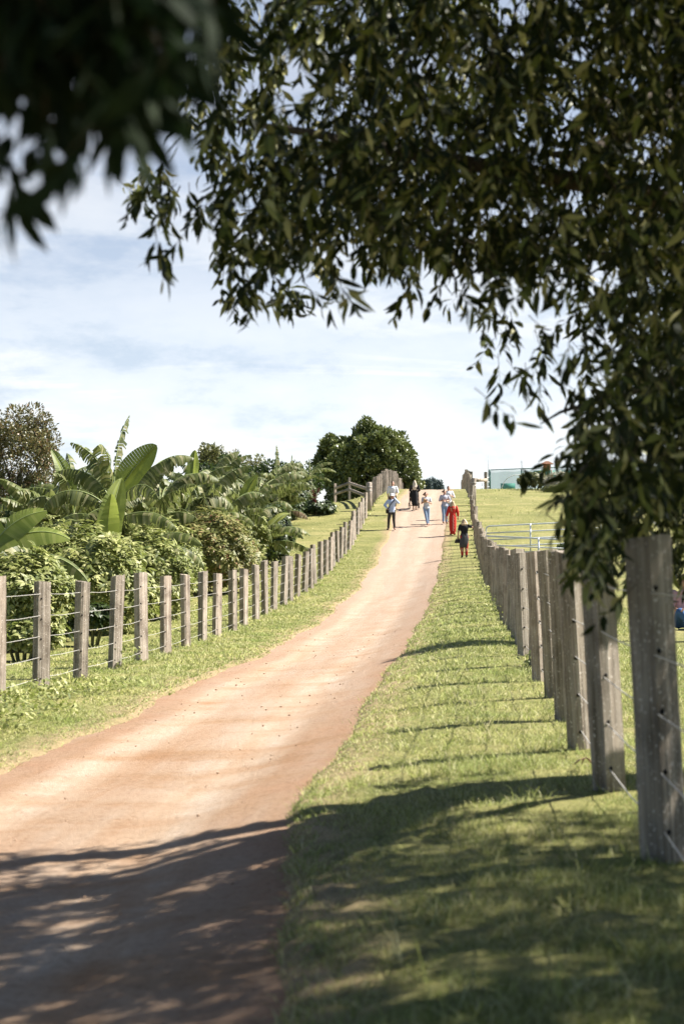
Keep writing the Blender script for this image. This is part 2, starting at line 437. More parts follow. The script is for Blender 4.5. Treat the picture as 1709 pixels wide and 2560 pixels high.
class MB:
    """collects shapes, builds one mesh"""

    def __init__(self):
        self.v = []; self.f = []

    def add(self, vs, fs):
        b = len(self.v)
        self.v += [tuple(v) for v in vs]
        self.f += [tuple(b + i for i in f) for f in fs]
        return self

    def tube(self, pts, rad, sides=8, cap=True):
        pts = [Vector(p) for p in pts]
        if not hasattr(rad, '__len__'):
            rad = [rad] * len(pts)
        vs, fs = [], []
        ref = None
        for i, p in enumerate(pts):
            t = (pts[min(i + 1, len(pts) - 1)] - pts[max(i - 1, 0)]).normalized()
            if ref is None:
                ref = t.orthogonal().normalized()
            ref = (ref - t * ref.dot(t)).normalized()
            b = t.cross(ref)
            for k in range(sides):
                a = 2 * math.pi * k / sides
                vs.append(p + (ref * math.cos(a) + b * math.sin(a)) * rad[i])
        for i in range(len(pts) - 1):
            for k in range(sides):
                k2 = (k + 1) % sides
                fs.append((i * sides + k, i * sides + k2, (i + 1) * sides + k2, (i + 1) * sides + k))
        if cap:
            fs.append(tuple(range(sides - 1, -1, -1)))
            fs.append(tuple((len(pts) - 1) * sides + k for k in range(sides)))
        return self.add(vs, fs)

    def capsule(self, a, b, ra, rb, sides=10):
        a, b = Vector(a), Vector(b)
        t = (b - a).normalized() if (b - a).length > 1e-6 else Vector((0, 0, 1))
        pts, rad = [], []
        for ang in (85, 60, 30, 0):
            pts.append(a - t * ra * math.sin(R(ang))); rad.append(max(ra * math.cos(R(ang)), 1e-4))
        for ang in (0, 30, 60, 85):
            pts.append(b + t * rb * math.sin(R(ang))); rad.append(max(rb * math.cos(R(ang)), 1e-4))
        return self.tube(pts, rad, sides)

    def loft(self, rings, sides=16, wob=None):
        """rings: (centre, rx, ry), horizontal ellipses stacked; wob(k, i) scales a point"""
        vs, fs = [], []
        for i, (c, rx, ry) in enumerate(rings):
            for k in range(sides):
                a = 2 * math.pi * k / sides
                w = wob(a, i) if wob else 1
                vs.append((c[0] + rx * w * math.cos(a), c[1] + ry * w * math.sin(a), c[2]))
        for i in range(len(rings) - 1):
            for k in range(sides):
                k2 = (k + 1) % sides
                fs.append((i * sides + k, i * sides + k2, (i + 1) * sides + k2, (i + 1) * sides + k))
        fs.append(tuple(range(sides - 1, -1, -1)))
        fs.append(tuple((len(rings) - 1) * sides + k for k in range(sides)))
        return self.add(vs, fs)

    def ball(self, c, rx, ry, rz, n=12):
        rings = []
        for i in range(n + 1):
            a = -math.pi / 2 + math.pi * i / n
            r = max(math.cos(a), .01)
            rings.append(((c[0], c[1], c[2] + rz * math.sin(a)), rx * r, ry * r))
        return self.loft(rings, 14)

    def box(self, c, sx, sy, sz, rz=0.0):
        ca, sa = math.cos(rz), math.sin(rz)
        vs = []
        for dz in (-1, 1):
            for dx, dy in ((-1, -1), (1, -1), (1, 1), (-1, 1)):
                x, y = dx * sx / 2, dy * sy / 2
                vs.append((c[0] + x * ca - y * sa, c[1] + x * sa + y * ca, c[2] + dz * sz / 2))
        return self.add(vs, [(3, 2, 1, 0), (4, 5, 6, 7), (0, 1, 5, 4), (1, 2, 6, 5), (2, 3, 7, 6), (3, 0, 4, 7)])

    def bar(self, a, b, w, h):
        """a rectangular bar from a to b, h upright"""
        a, b = Vector(a), Vector(b)
        t = (b - a).normalized()
        s = t.cross(Vector((0, 0, 1))).normalized() * w / 2
        u = s.cross(t).normalized() * h / 2
        vs = [p + q for p in (a, b) for q in (-s - u, s - u, s + u, -s + u)]
        return self.add(vs, [(3, 2, 1, 0), (4, 5, 6, 7), (0, 1, 5, 4), (1, 2, 6, 5), (2, 3, 7, 6), (3, 0, 4, 7)])

    def mesh(self, name='m', smooth=True):
        me = bpy.data.meshes.new(name)
        me.from_pydata(self.v, [], self.f)
        if smooth:
            for p in me.polygons:
                p.use_smooth = True
        me.update()
        return me

    def build(self, name, mat, parent=None, loc=None, smooth=True, bevel=0.0):
        o = link(name, self.mesh(name, smooth), mat, parent, loc)
        if bevel:
            b = o.modifiers.new('bevel', 'BEVEL'); b.width = bevel; b.segments = 2
        return o


def fused(mb, voxel, mats, name, parent, smooth_it=3):
    """melt the collected shapes into one continuous surface"""
    o = bpy.data.objects.new('tmp', mb.mesh())
    COL.objects.link(o)
    r = o.modifiers.new('r', 'REMESH'); r.mode = 'VOXEL'; r.voxel_size = voxel
    if smooth_it:
        s = o.modifiers.new('s', 'SMOOTH'); s.iterations = smooth_it; s.factor = .5
    dg = bpy.context.evaluated_depsgraph_get()
    me = bpy.data.meshes.new_from_object(o.evaluated_get(dg))
    bpy.data.objects.remove(o)
    for p in me.polygons:
        p.use_smooth = True
    me.materials.clear()
    return link(name, me, mats, parent)

# ------------------------------------------------------------------ the setting: ground and track
def build_ground():
    Y = np.concatenate([np.arange(-70, -4, 6), np.arange(-4, 14, .12), np.arange(14, 40, .3), np.arange(40, 128, .7), np.array([128, 134, 142, 152, 165, 180, 200, 230, 270, 330, 420, 560, 800, 1100, 1500])])
    # lateral stations: from the track's centre, fine at its two edges
    s = np.concatenate([-np.geomspace(1500, 6.2, 26), np.arange(-6, -2.2, .3), np.arange(-2.1, -.9, .07), np.arange(-.9, .91, .3), np.arange(.95, 2.2, .07), np.arange(2.3, 6.1, .3), np.geomspace(6.4, 1500, 26)])
    YY, SS = np.meshgrid(Y, s, indexing='ij')
    mid = (-3.3 - .93) / 2 + .086 * np.clip(YY, -70, 120)
    XX = mid + SS
    ZZ = ground(XX, YY)
    ZZ += rng.normal(size=ZZ.shape) * .008 * ((YY < 45) & (np.abs(SS) < 8))
    V = np.stack([XX, YY, ZZ], -1).reshape(-1, 3)
    nY, nS = YY.shape
    i = (np.arange(nY - 1)[:, None] * nS + np.arange(nS - 1)[None]).reshape(-1)
    q = np.stack([i, i + 1, i + nS + 1, i + nS], 1)
    me = np_mesh('ground', V, [q])
    d = np.maximum(edgeL(YY) - XX, XX - edgeR(YY)).reshape(-1)
    at_ = me.attributes.new('trodden', 'FLOAT', 'POINT')
    at_.data.foreach_set('value', (1 - sm(-.05, .75, d)).astype(np.float32))
    tag(link('ground', me, M['lawn']), kind='structure')

    Y = np.concatenate([np.arange(-20, 14, .12), np.arange(14, 40, .3), np.arange(40, 128, .7)])
    t = np.linspace(0, 1, 40)
    YY, TT = np.meshgrid(Y, t, indexing='ij')
    a, b = edgeL(YY) - .4, edgeR(YY) + .4
    XX = a + (b - a) * TT
    ZZ = base(XX, YY) - .035
    w = (XX - edgeL(YY)) / (edgeR(YY) - edgeL(YY))
    ZZ -= .02 * (np.exp(-((w - .27) / .1) ** 2) + np.exp(-((w - .7) / .1) ** 2))
    ZZ += .003 * np.sin(XX * 5 + YY * 1.7) * np.sin(YY * 2.9 - XX) + rng.normal(size=ZZ.shape) * .0025
    V = np.stack([XX, YY, ZZ], -1).reshape(-1, 3)
    nY, nS = YY.shape
    i = (np.arange(nY - 1)[:, None] * nS + np.arange(nS - 1)[None]).reshape(-1)
    q = np.stack([i, i + 1, i + nS + 1, i + nS], 1)
    me = np_mesh('path', V, [q])
    uv = me.uv_layers.new(name='UVMap')
    lv = np.empty(len(me.loops), np.int32); me.loops.foreach_get('vertex_index', lv)
    UV = np.stack([w.reshape(-1), YY.reshape(-1)], 1)[lv]
    uv.data.foreach_set('uv', UV.astype(np.float32).ravel())
    tag(link('path', me, M['path']), kind='structure')


build_ground()


def clods():
    n = 520
    Y = np.exp(rng.uniform(math.log(3.4), math.log(30), n))
    w = np.where(rng.random(n) < .45, rng.beta(.5, .5, n), rng.random(n))
    X = edgeL(Y) + (edgeR(Y) - edgeL(Y)) * w
    s = rng.lognormal(math.log(.0042), .45, n) * np.clip(Y / 9, .8, 1.5)
    big = rng.random(n) < .015
    s[big] *= 2.6
    s = np.clip(s, .002, .017)
    ico = bmesh.new(); bmesh.ops.create_icosphere(ico, subdivisions=1, radius=1)
    bv = np.array([v.co[:] for v in ico.verts]); bf = np.array([[v.index for v in f.verts] for f in ico.faces]); ico.free()
    k = len(bv)
    jit = 1 + .3 * rng.normal(size=(n, k, 1)) * .6
    V = bv[None] * jit * s[:, None, None] * np.stack([rng.uniform(.8, 1.5, n), rng.uniform(.8, 1.4, n), rng.uniform(.5, .8, n)], 1)[:, None, :]
    V += np.stack([X, Y, base(X, Y) - .04 + s * .25], 1)[:, None, :]
    F = (bf[None] + (np.arange(n) * k)[:, None, None]).reshape(-1, 3)
    tag(link('gravel', np_mesh('gravel', V.reshape(-1, 3), [F], smooth=False), M['clod']), kind='stuff')


clods()


def grass():
    Vs, T, Q, off = [], [], [], 0

    def blades(X, Y, h, wd, lean=.5, force=False):
        nonlocal off
        n = len(X)
        keep = (inside(X, Y) < rng.random(n) ** 2 * .9) | force
        X, Y, h, wd = X[keep], Y[keep], h[keep], wd[keep]
        n = len(X)
        a = rng.uniform(0, 2 * np.pi, n)
        tilt = rng.uniform(.15, lean + 1.2, n)
        D = np.stack([np.cos(a) * tilt, np.sin(a) * tilt, np.ones(n)], 1); D = unit(D)
        b = rng.uniform(0, 2 * np.pi, n)
        S = np.stack([np.cos(b), np.sin(b), np.zeros(n)], 1) * wd[:, None] * .5
        P = np.stack([X, Y, ground(X, Y) - .004], 1)
        mid = P + D * h[:, None] * .55
        tip = P + D * h[:, None] * .95 + np.stack([np.cos(a), np.sin(a), -.35 * np.ones(n)], 1) * (h * rng.uniform(.05, .5, n))[:, None]
        V = np.stack([P - S, P + S, mid - S * .75, mid + S * .75, tip], 1).reshape(-1, 3)
        i = np.arange(n)[:, None] * 5 + off
        T.append(i + [2, 3, 4]); Q.append(i + [0, 1, 3, 2])
        Vs.append(V); off += len(V)

    # verge between track and the near fence, and the grass beyond it
    n = 270000
    Y = np.exp(rng.uniform(math.log(3.0), math.log(46), n))
    lo, hi = edgeR(Y) - .2, np.minimum(fenceR(Y) + 1.2 + .05 * Y, .262 * Y + .25)
    X = lo + (hi - lo) * rng.random(n)
    tuft = np.sin(X * 3.1 + 1.3 * np.sin(Y * 2)) * np.sin(Y * 3.7 + np.sin(X * 2.2)) + .5 * np.sin(X * 9 + Y * 7)
    h = (.027 + .017 * np.clip(tuft, -.6, 1.4)) * rng.lognormal(0, .35, n) * np.clip((X - edgeR(Y)) / .7 + .45, .45, 1.15)
    sc = np.clip(Y / 7, .75, 4.5)
    blades(X, Y, h * np.clip(sc, 1, 1.25), .0029 * sc)
    # verge between track and the far fence
    n = 210000
    Y = np.exp(rng.uniform(math.log(9), math.log(60), n))
    lo, hi = fenceL(Y) - .9 - .04 * Y, edgeL(Y) + .2
    X = lo + (hi - lo) * rng.random(n)
    tuft = np.sin(X * 2.6 + 1.3 * np.sin(Y * 1.7)) * np.sin(Y * 3.1 + np.sin(X * 2.2)) + .5 * np.sin(X * 8 + Y * 6)
    h = (.030 + .018 * np.clip(tuft, -.6, 1.4)) * rng.lognormal(0, .35, n) * np.clip((edgeL(Y) - X) / .8 + .4, .4, 1.1)
    sc = np.clip(Y / 7, 1, 5)
    blades(X, Y, h * np.clip(sc * .5, .85, 1.2), .0029 * sc)
    # rougher clumps out in the two paddocks
    for k, f0, f1, y0, y1 in ((16000, .4, 16, 40, 100), (7000, -9, -.3, 38, 90)):
        Y = rng.uniform(y0, y1, k)
        X = (fenceR(Y) if f0 > 0 else fenceL(Y)) + rng.uniform(f0, f1, k)
        pat = np.sin(X * 1.3 + 2 * np.sin(Y * .4)) * np.sin(Y * .8 + X * .3)
        kp = rng.random(k) < np.clip(.35 + .6 * pat, .05, 1)
        X, Y = X[kp], Y[kp]
        blades(X, Y, .07 * rng.lognormal(0, .4, len(X)), np.full(len(X), .035), .6)
    # longer seedy tufts, and growth round the post feet
    for _ in range(260):
        y = math.exp(random.uniform(math.log(3.4), math.log(30)))
        if random.random() < .6:
            x = random.uniform(edgeR(y) + .05, fenceR(y) + .6)
        else:
            x = random.uniform(fenceL(y) - .5, edgeL(y) - .1)
        k = random.randint(14, 50)
        s = max(1, y / 8)
        blades(x + rng.normal(size=k) * .05 * s, y + rng.normal(size=k) * .05 * s, .085 * rng.lognormal(0, .35, k), np.full(k, .0042 * s), .7)
    # ragged turf creeping over both edges of the track
    for _ in range(900):
        y = math.exp(random.uniform(math.log(3.6), math.log(60)))
        e = edgeR if random.random() < .55 else edgeL
        out = 1 if e is edgeR else -1
        s_ = max(1, y / 8)
        x = e(y) + out * random.gauss(.03, .09)
        k = random.randint(8, 30)
        blades(x + rng.normal(size=k) * .05 * s_ ** .5, y + rng.normal(size=k) * .10 * s_, .034 * rng.lognormal(0, .4, k), np.full(k, .0042 * s_), .7, True)
    for i in range(46):
        for f in (fenceL, fenceR):
            y = 5.9 + 1.68 * i
            k = 46
            s = max(1, y / 9)
            blades(f(y) + rng.normal(size=k) * .12, y + rng.normal(size=k) * .12, .10 * rng.lognormal(0, .3, k), np.full(k, .005 * s), .5)
    me = np_mesh('grass', np.concatenate(Vs), [np.concatenate(T), np.concatenate(Q)], smooth=False)
    tag(link('grass', me, M['grass']), kind='stuff')


grass()

# broad-leaved weeds low in the turf by the far fence
def weeds():
    P, D, Nn, Ln, W = [], [], [], [], []
    spots = [(fenceL(y) + random.uniform(.1, .95), y, random.uniform(.25, .5)) for y in [11.8, 12.4, 13, 13.6, 14.2, 14.8, 15.3, 15.9] for _ in range(2)]
    spots += [(fenceL(20.2) + .18, 20.0, .22), (fenceR(15.9) - .05, 15.8, .18), (fenceR(26) - .15, 26, .3), (fenceR(30) - .2, 30, .3), (fenceR(34) - .1, 34, .35)]
    for x, y, r in spots:
        k = int(90 * r / .3)
        px = x + rng.normal(size=k) * r * .6; py = y + rng.normal(size=k) * r * .6
        P.append(np.stack([px, py, ground(px, py) + rng.uniform(.02, .15 if y < 18 else .3, k)], 1))
        d = rand_dir(k); d[:, 2] = np.abs(d[:, 2]) * .5 + .1
        D.append(d); Nn.append(rand_dir(k) * .4 + [0, 0, 1]); Ln.append(rng.uniform(.04, .085, k)); W.append(rng.uniform(.022, .04, k))
    V, t, q = leaves(np.concatenate(P), np.concatenate(D), np.concatenate(Nn), np.concatenate(Ln), np.concatenate(W))
    tag(link('weeds', np_mesh('weeds', V, [t, q]), M['cassava']), kind='stuff')


weeds()

# ------------------------------------------------------------------ fences
POST_H, POST_W, POST_D = 1.30, .150, .125


def post_mesh(seed, h=POST_H, w=POST_W, d=POST_D, holes=True):
    rnd = random.Random(seed)
    bm = bmesh.new()
    prof = [(-.5, -.5), (-.17, -.52), (.17, -.49), (.5, -.5), (.52, -.15), (.49, .17), (.5, .5), (.15, .51), (-.18, .49), (-.5, .5), (-.51, .16), (-.49, -.17)]
    nz = 15
    off = [(rnd.uniform(-.006, .006), rnd.uniform(-.006, .006)) for _ in prof]
    rows = []
    slope = (rnd.uniform(-.10, .10), rnd.uniform(-.10, .10))
    ph = rnd.uniform(0, 6)
    for i in range(nz + 1):
        z = -.25 + (h + .25) * i / nz
        row = []
        for (x, y), (ox, oy) in zip(prof, off):
            k = 1 + .025 * math.sin(z * 3 + ph) + rnd.uniform(-.012, .012)
            X, Y = x * w * k + ox, y * d * k + oy
            zz = z + ((X * slope[0] + Y * slope[1]) * 1.5 + rnd.uniform(-.006, .006) if i == nz else 0)
            row.append(bm.verts.new((X, Y, zz)))
        rows.append(row)
    n = len(prof)
    for a, b in zip(rows, rows[1:]):
        for k in range(n):
            bm.faces.new((a[k], a[(k + 1) % n], b[(k + 1) % n], b[k]))
    top = bm.faces.new(rows[-1])
    bmesh.ops.inset_region(bm, faces=[top], thickness=.008, depth=.006)
    for e in bm.edges:
        e.smooth = True
    me = bpy.data.meshes.new('post')
    bm.to_mesh(me); bm.free()
    me.materials.append(M['wood'])
    return me


POSTS = [post_mesh(i) for i in range(7)]
PALE = [post_mesh(20 + i, 1.32, .17, .13) for i in range(4)]
for me in PALE:
    me.materials.clear(); me.materials.append(M['wood pale'])
HOLE = MB()
HOLE.capsule((0, 0, -.001), (0, 0, .001), .012, .012, 10)
HOLE = HOLE.mesh('hole'); HOLE.materials.append(M['hole'])
WIRE_Z = [.13, .37, .61, .85, 1.10]


def fence(name, label, line, y0, y1, step, rot, meshes, lean=0.0, wires=True, holes_to=0.0, group=None, jitter=(.03, .12)):
    rnd = random.Random(name + str(y0))
    x0 = float(line(y0))
    root = thing(name, label, 'fence', (x0, y0, gz(x0, y0)), 0, group)
    y = y0
    pts = []
    tan = math.atan(.0857)
    while y < y1:
        x = float(line(y)); z = gz(x, y)
        o = bpy.data.objects.new('post', rnd.choice(meshes)); COL.objects.link(o)
        o.parent = root
        sx = rnd.uniform(.85, 1.12)
        o.scale = (sx, rnd.uniform(.82, 1.1), rnd.uniform(.93, 1.03))
        o.location = (x - x0 + rnd.uniform(-1, 1) * jitter[0], y - y0 + rnd.uniform(-1, 1) * jitter[0], z - gz(x0, y0))
        la = rnd.uniform(-.055, .055) + lean
        o.rotation_euler = (rnd.uniform(-.02, .02), la, rot + rnd.uniform(-1, 1) * jitter[1])
        pts.append((x, y, z, math.tan(la), o.location.x + x0, o.location.y + y0))
        if y < holes_to:
            mw = Matrix.LocRotScale(o.location + root.location, o.rotation_euler, o.scale)
            for hz in WIRE_Z:
                for sgn in (-1,):
                    h = bpy.data.objects.new('wire_hole', HOLE); COL.objects.link(h); h.parent = o
                    h.location = (-POST_W * .30, -POST_D * .5 + .002, hz); h.rotation_euler = (R(90), 0, 0)
        y += step
    if wires:
        for k, hz in enumerate(WIRE_Z):
            mb = MB(); line_pts = []
            for i, (x, yy, z, la, lx, ly) in enumerate(pts):
                line_pts.append((lx + la * hz - x0, ly - y0, z + hz - gz(x0, y0)))
                if i + 1 < len(pts):
                    n = pts[i + 1]
                    line_pts.append(((lx + n[4]) / 2 + la * hz - x0, (ly + n[5]) / 2 - y0, (z + n[2]) / 2 + hz - gz(x0, y0) - rnd.uniform(.004, .018)))
            mb.tube(line_pts, .0032, 5)
            mb.build('wire', M['wire'], root)
    return root


ROT = R(38)
fence('wire_fence', 'long timber post and wire fence below the banana plants, running up to the gate post', fenceL, 14.85 - 1.68 * 2, 71.8, 1.68, R(50), POSTS, .0, True, 30)
fence('wire_fence', 'big grey timber post and wire fence under the dark tree, beside the shaded verge', fenceR, 4.22, 74, 1.68, ROT, POSTS, -.035, True, 18)
fence('hill_fence', 'pale post fence on the hilltop in front of the round tree', fenceL, 75.2, 121, 1.68, R(20), PALE, 0, False, jitter=(.02, .2))
fence('hill_fence', 'grey post fence going over the crest next to the low timber rail', fenceR, 77.4, 112, 1.68, R(20), POSTS, 0, False, jitter=(.05, .2))

# gate posts
for nm, line, y, dx, lab in (('gate_post', fenceL, 73.2, 0, 'tall round pale gate post where the post and wire fence meets the rails'), ('gate_post', fenceR, 75.6, .12, 'stout grey gate post with wire binding near the crest of the track')):
    x = float(line(y)) + dx
    t = thing(nm, lab, 'post', (x, y, gz(x, y)))
    mb = MB(); mb.tube([(0, 0, -.2), (0, 0, .8), (.01, 0, 1.42), (.01, 0, 1.47)], [.14, .135, .13, .10], 12)
    mb.build('trunk_post', M['wood pale'], t)
    mb = MB()
    for z in (1.02, 1.06, 1.22):
        mb.tube([(.146 * math.cos(a), .146 * math.sin(a), z + .01 * math.sin(a * 2)) for a in np.linspace(0, 2 * math.pi, 13)], .012, 5)
    mb.build('binding', M['wire'], t)

# two-rail fence going back from the gate post
a = Vector((fenceL(74.2) - .15, 74.2, 0)); b = Vector((-.45, 93, 0))
t = thing('rail_fence', 'pale two rail timber fence on the hilltop lawn below the round tree', 'fence', (a.x, a.y, gz(a.x, a.y)))
prev = None
for i in range(3):
    p = a.lerp(b, i / 2); p.z = gz(p.x, p.y)
    o = bpy.data.objects.new('post', PALE[i % 4]); COL.objects.link(o); o.parent = t; o.location = p - t.location
    o.rotation_euler = (0, 0, R(15 * i)); o.scale = (.8, .8, 1.0)
    if prev is not None:
        for z in (.62, 1.0):
            MB().bar(prev - t.location + Vector((-.03, -.12, z)), p - t.location + Vector((-.03, -.12, z)), .05, .16).build('rail', M['wood pale'], t)
    prev = p.copy()

# low timber rail by the crest
p0, p1 = at(1177, 1197, 95), at(1213, 1197, 95.5)
t = thing('timber_rail', 'low grey timber rail on two posts beside the green netting', 'rail', (p0.x, p0.y, gz(p0.x, p0.y)))
for p in (p0, p1):
    MB().box((p.x - t.location.x, p.y - t.location.y, .48), .2, .2, 1.4).build('post', M['wood'], t, bevel=.02)
MB().bar(p0 - t.location + Vector((-.1, -.14, -.1)), p1 - t.location + Vector((.1, -.14, -.1)), .06, .24).build('rail', M['wood'], t)
q0, q1 = at(1184, 1196, 99), at(1224, 1193, 101)
t = thing('pipe_rail', 'thin grey pipe railing behind the low timber rail', 'rail', (q0.x, q0.y, gz(q0.x, q0.y)))
for k, z in enumerate((0, -.33, -.66)):
    MB().tube([q0 - t.location + Vector((0, 0, z)), q1 - t.location + Vector((0, 0, z))], .03, 6).build('rail', M['pipe'], t)
for f in (0, .5, 1):
    p = q0.lerp(q1, f) - t.location
    MB().tube([p, (p.x, p.y, -.2)], .03, 6).build('post', M['pipe'], t)


# galvanised farm gates
def farm_gate(label, A, B, h, nb, rounded, ups):
    t = thing('farm_gate', label, 'gate', (A.x, A.y, A.z - h))
    a, b = A - t.location, B - t.location
    d = Vector((0, 0, -h))
    fr = MB()
    r = .12
    ux = (b - a).normalized()
    if rounded:
        pts = [a + d, a + Vector((0, 0, -r)), a + ux * r * .3 + Vector((0, 0, -r * .3)), a + ux * r, b - ux * r, b - ux * r * .3 + Vector((0, 0, -r * .3)), b + Vector((0, 0, -r)), b + d, a + d]
    else:
        pts = [a + d, a, b, b + d, a + d]
    fr.tube(pts, .032, 8)
    fr.build('gate_frame', M['pipe'], t)
    for i in range(1, nb):
        f = i / nb
        MB().tube([a + d * f, b + d * f], .027, 8).build('rail', M['pipe'], t)
    for f in ups:
        p = a.lerp(b, f) + Vector((0, -.03, .02))
        MB().tube([p, p + d], .032, 8).build('upright', M['pipe'], t)


farm_gate('galvanised pipe gate with rounded corner standing open on the lawn, tallest of the two', at(1214, 1316, 58), at(1500, 1302, 57), 1.12, 4, True, (.39, .72))
farm_gate('low galvanised pipe gate slanting down in front of the taller gate', at(1207, 1340, 50), at(1520, 1354, 48), .92, 3, False, (.45, .8))


# ------------------------------------------------------------------ foliage
def clump_leaves(C, Rad, per, ln, wd, out=.8, up=.25, shell=.55):
    """leaves around clump centres C (n,3) of radius Rad"""
    n = len(C)
    d = rand_dir(n * per)
    r = (shell + (1 - shell) * rng.random((n * per, 1)))
    Rr = np.repeat(np.broadcast_to(np.asarray(Rad, float), (n,)), per)[:, None]
    P = np.repeat(C, per, 0) + d * Rr * r
    D = d * out + rand_dir(n * per) * .6 + [0, 0, up]
    Nn = d + rand_dir(n * per) * .5 + [0, 0, .5]
    return leaves(P, D, Nn, ln * rng.uniform(.7, 1.25, n * per), wd * rng.uniform(.75, 1.2, n * per), fold=.12)


def join_leaves(parts):
    V, T, Q, off = [], [], [], 0
    for v, t, q in parts:
        V.append(v); T.append(t + off); Q.append(q + off); off += len(v)
    return np.concatenate(V), np.concatenate(T), np.concatenate(Q)


def dome_tree(name, label, loc, rx, ry, rz, zc, nclump, crad, per, ln, wd, mat, trunk_h, trunk_r, flat=.0, group=None, lo=-.75, limbs=5, core=.5):
    t = thing(name, label, 'tree', loc, 0, group)
    d = rand_dir(nclump * 3)
    d = d[d[:, 2] > lo][:nclump]
    rr = core + (1 - core) * rng.random((len(d), 1)) ** .5
    bump = 1 + .13 * np.sin(d[:, :1] * 5 + 1) * np.sin(d[:, 1:2] * 4 + d[:, 2:] * 5)
    if nclump > 200:       # boughs: clumps gather in lobes
        sup = rand_dir(260); sup = sup[sup[:, 2] > lo][:130]
        sup = sup * rng.uniform(.86, 1.0, (len(sup), 1))
        d = np.repeat(sup, 9, 0) + rng.normal(size=(len(sup) * 9, 3)) * .075
        C = d * [rx, ry, rz] + [0, 0, zc]
        C = np.concatenate([C, rand_dir(90) * .6 * [rx, ry, rz] + [0, 0, zc]])
    else:
        C = d * rr * bump * [rx, ry, rz] + [0, 0, zc]
    V, tr, q = clump_leaves(C, crad * rng.uniform(.6, 1.25, len(C)), per, ln, wd)
    link('crown', np_mesh('crown', V, [tr, q]), mat, t)
    mb = MB()
    mb.tube([(0, 0, -.3), (.05, 0, trunk_h * .5), (0, .05, zc - .1 * rz)], [trunk_r * 1.25, trunk_r, trunk_r * .7], 10)
    for i in range(limbs):
        a = 2 * math.pi * i / limbs + .4
        e = Vector((math.cos(a) * rx * .6, math.sin(a) * ry * .6, zc + rz * random.uniform(0, .5)))
        mb.tube([(0, 0, trunk_h * .7), e * .5 + Vector((0, 0, trunk_h * .45)), e], [trunk_r * .6, trunk_r * .4, trunk_r * .15], 7)
    mb.build('trunk', M['bark'], t)
    return t


def on_ground(px, D):
    x = (px - CX) / FPX * D
    return Vector((x, D, gz(x, D)))


# the round tree past the crest
p = on_ground(915, 116)
dome_tree('round_tree', 'large dense dark green dome shaped tree beyond the hilltop fence', p, 3.75, 3.7, 3.65, 3.5, 330, .42, 90, .30, .15, M['fig'], 2.0, .5, lo=-.95, limbs=7, core=.72)
p = on_ground(1003, 113.5)
dome_tree('skirt_tree', 'lighter green leafy tree leaning out of the round tree toward the track', p, 1.35, 1.3, 1.75, 1.55, 70, .42, 90, .26, .12, M['figlight'], 1.0, .16, lo=-1, core=.6)
p = on_ground(1040, 120)
dome_tree('skirt_shrub', 'small dark green shrub at the foot of the round tree beside the crest', p, .85, .85, 1.2, 1.0, 40, .33, 80, .22, .11, M['fig'], .6, .08, lo=-1, core=.5)

# far pines past the crest
for i, (px, top, D, w, lab) in enumerate(((1068, 1205, 330, 3.6, 'far bluish conifer next to the small dark shrub'), (1082, 1202, 345, 4.6, 'far bluish conifer, tallest of the three on the skyline'), (1096, 1208, 338, 3.4, 'far bluish conifer closest to the pale crest of the track'))):
    b = at(px, 1240, D); topz = at(px, top, D).z
    t = thing('conifer', lab, 'tree', (b.x, D, float(np.interp(D, _ys, T_L))), 0, 'far conifers past the crest')
    H = topz - t.location.z
    hh = rng.random(90)
    C = np.stack([rng.normal(size=90) * w * .3 * (1.15 - hh), rng.normal(size=90) * w * .3 * (1.15 - hh), H * (.35 + .65 * hh)], 1)
    V, tr, q = clump_leaves(C, .75, 60, .7, .22)
    link('crown', np_mesh('crown', V, [tr, q]), M['pine'], t)
    MB().tube([(0, 0, -.5), (0, 0, H * .97)], [.4, .06], 7).build('trunk', M['bark'], t)

# trees behind the bananas
dome_tree('red_tipped_tree', 'tall olive tree with reddish new leaves at the edge, above the banana plants', on_ground(45, 56), 1.55, 1.5, 2.75, 3.6, 199, .36, 100, .15, .05, M['red tip'], 2.4, .12, lo=-1, core=.3)
dome_tree('olive_tree', 'rounded olive green tree peeking out behind the banana plants', on_ground(532, 90), 1.15, 1.1, 1.6, 2.2, 70, .35, 70, .22, .09, M['olive'], 1.6, .14, lo=-1, core=.4)
dome_tree('olive_tree', 'thin wispy olive tree with sparse twigs behind the banana plants', on_ground(588, 92), .7, .8, 1.5, 1.9, 50, .26, 34, .2, .07, M['red tip'], 1.4, .10, lo=-1, core=.2)
dome_tree('olive_tree', 'sparse pale twiggy treetop beside the wispy olive tree', on_ground(638, 94), .85, .8, 1.5, 1.9, 44, .3, 26, .22, .08, M['olive'], 1.4, .10, lo=-1, core=.2)
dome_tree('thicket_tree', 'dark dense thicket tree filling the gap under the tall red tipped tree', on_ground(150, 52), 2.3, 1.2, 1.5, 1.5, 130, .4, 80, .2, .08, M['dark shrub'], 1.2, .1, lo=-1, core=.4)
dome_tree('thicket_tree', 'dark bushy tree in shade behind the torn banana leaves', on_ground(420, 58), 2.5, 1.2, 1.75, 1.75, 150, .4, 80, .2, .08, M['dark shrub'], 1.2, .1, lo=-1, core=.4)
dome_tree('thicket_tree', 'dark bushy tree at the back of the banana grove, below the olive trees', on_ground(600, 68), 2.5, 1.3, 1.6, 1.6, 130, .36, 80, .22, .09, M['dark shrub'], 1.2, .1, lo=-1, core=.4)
dome_tree('thicket_tree', 'dark leafy tree low behind the last banana plants before the rails', on_ground(745, 86), 1.4, 1.2, 1.15, 1.2, 90, .36, 80, .22, .09, M['dark shrub'], .8, .1, lo=-1, core=.4)


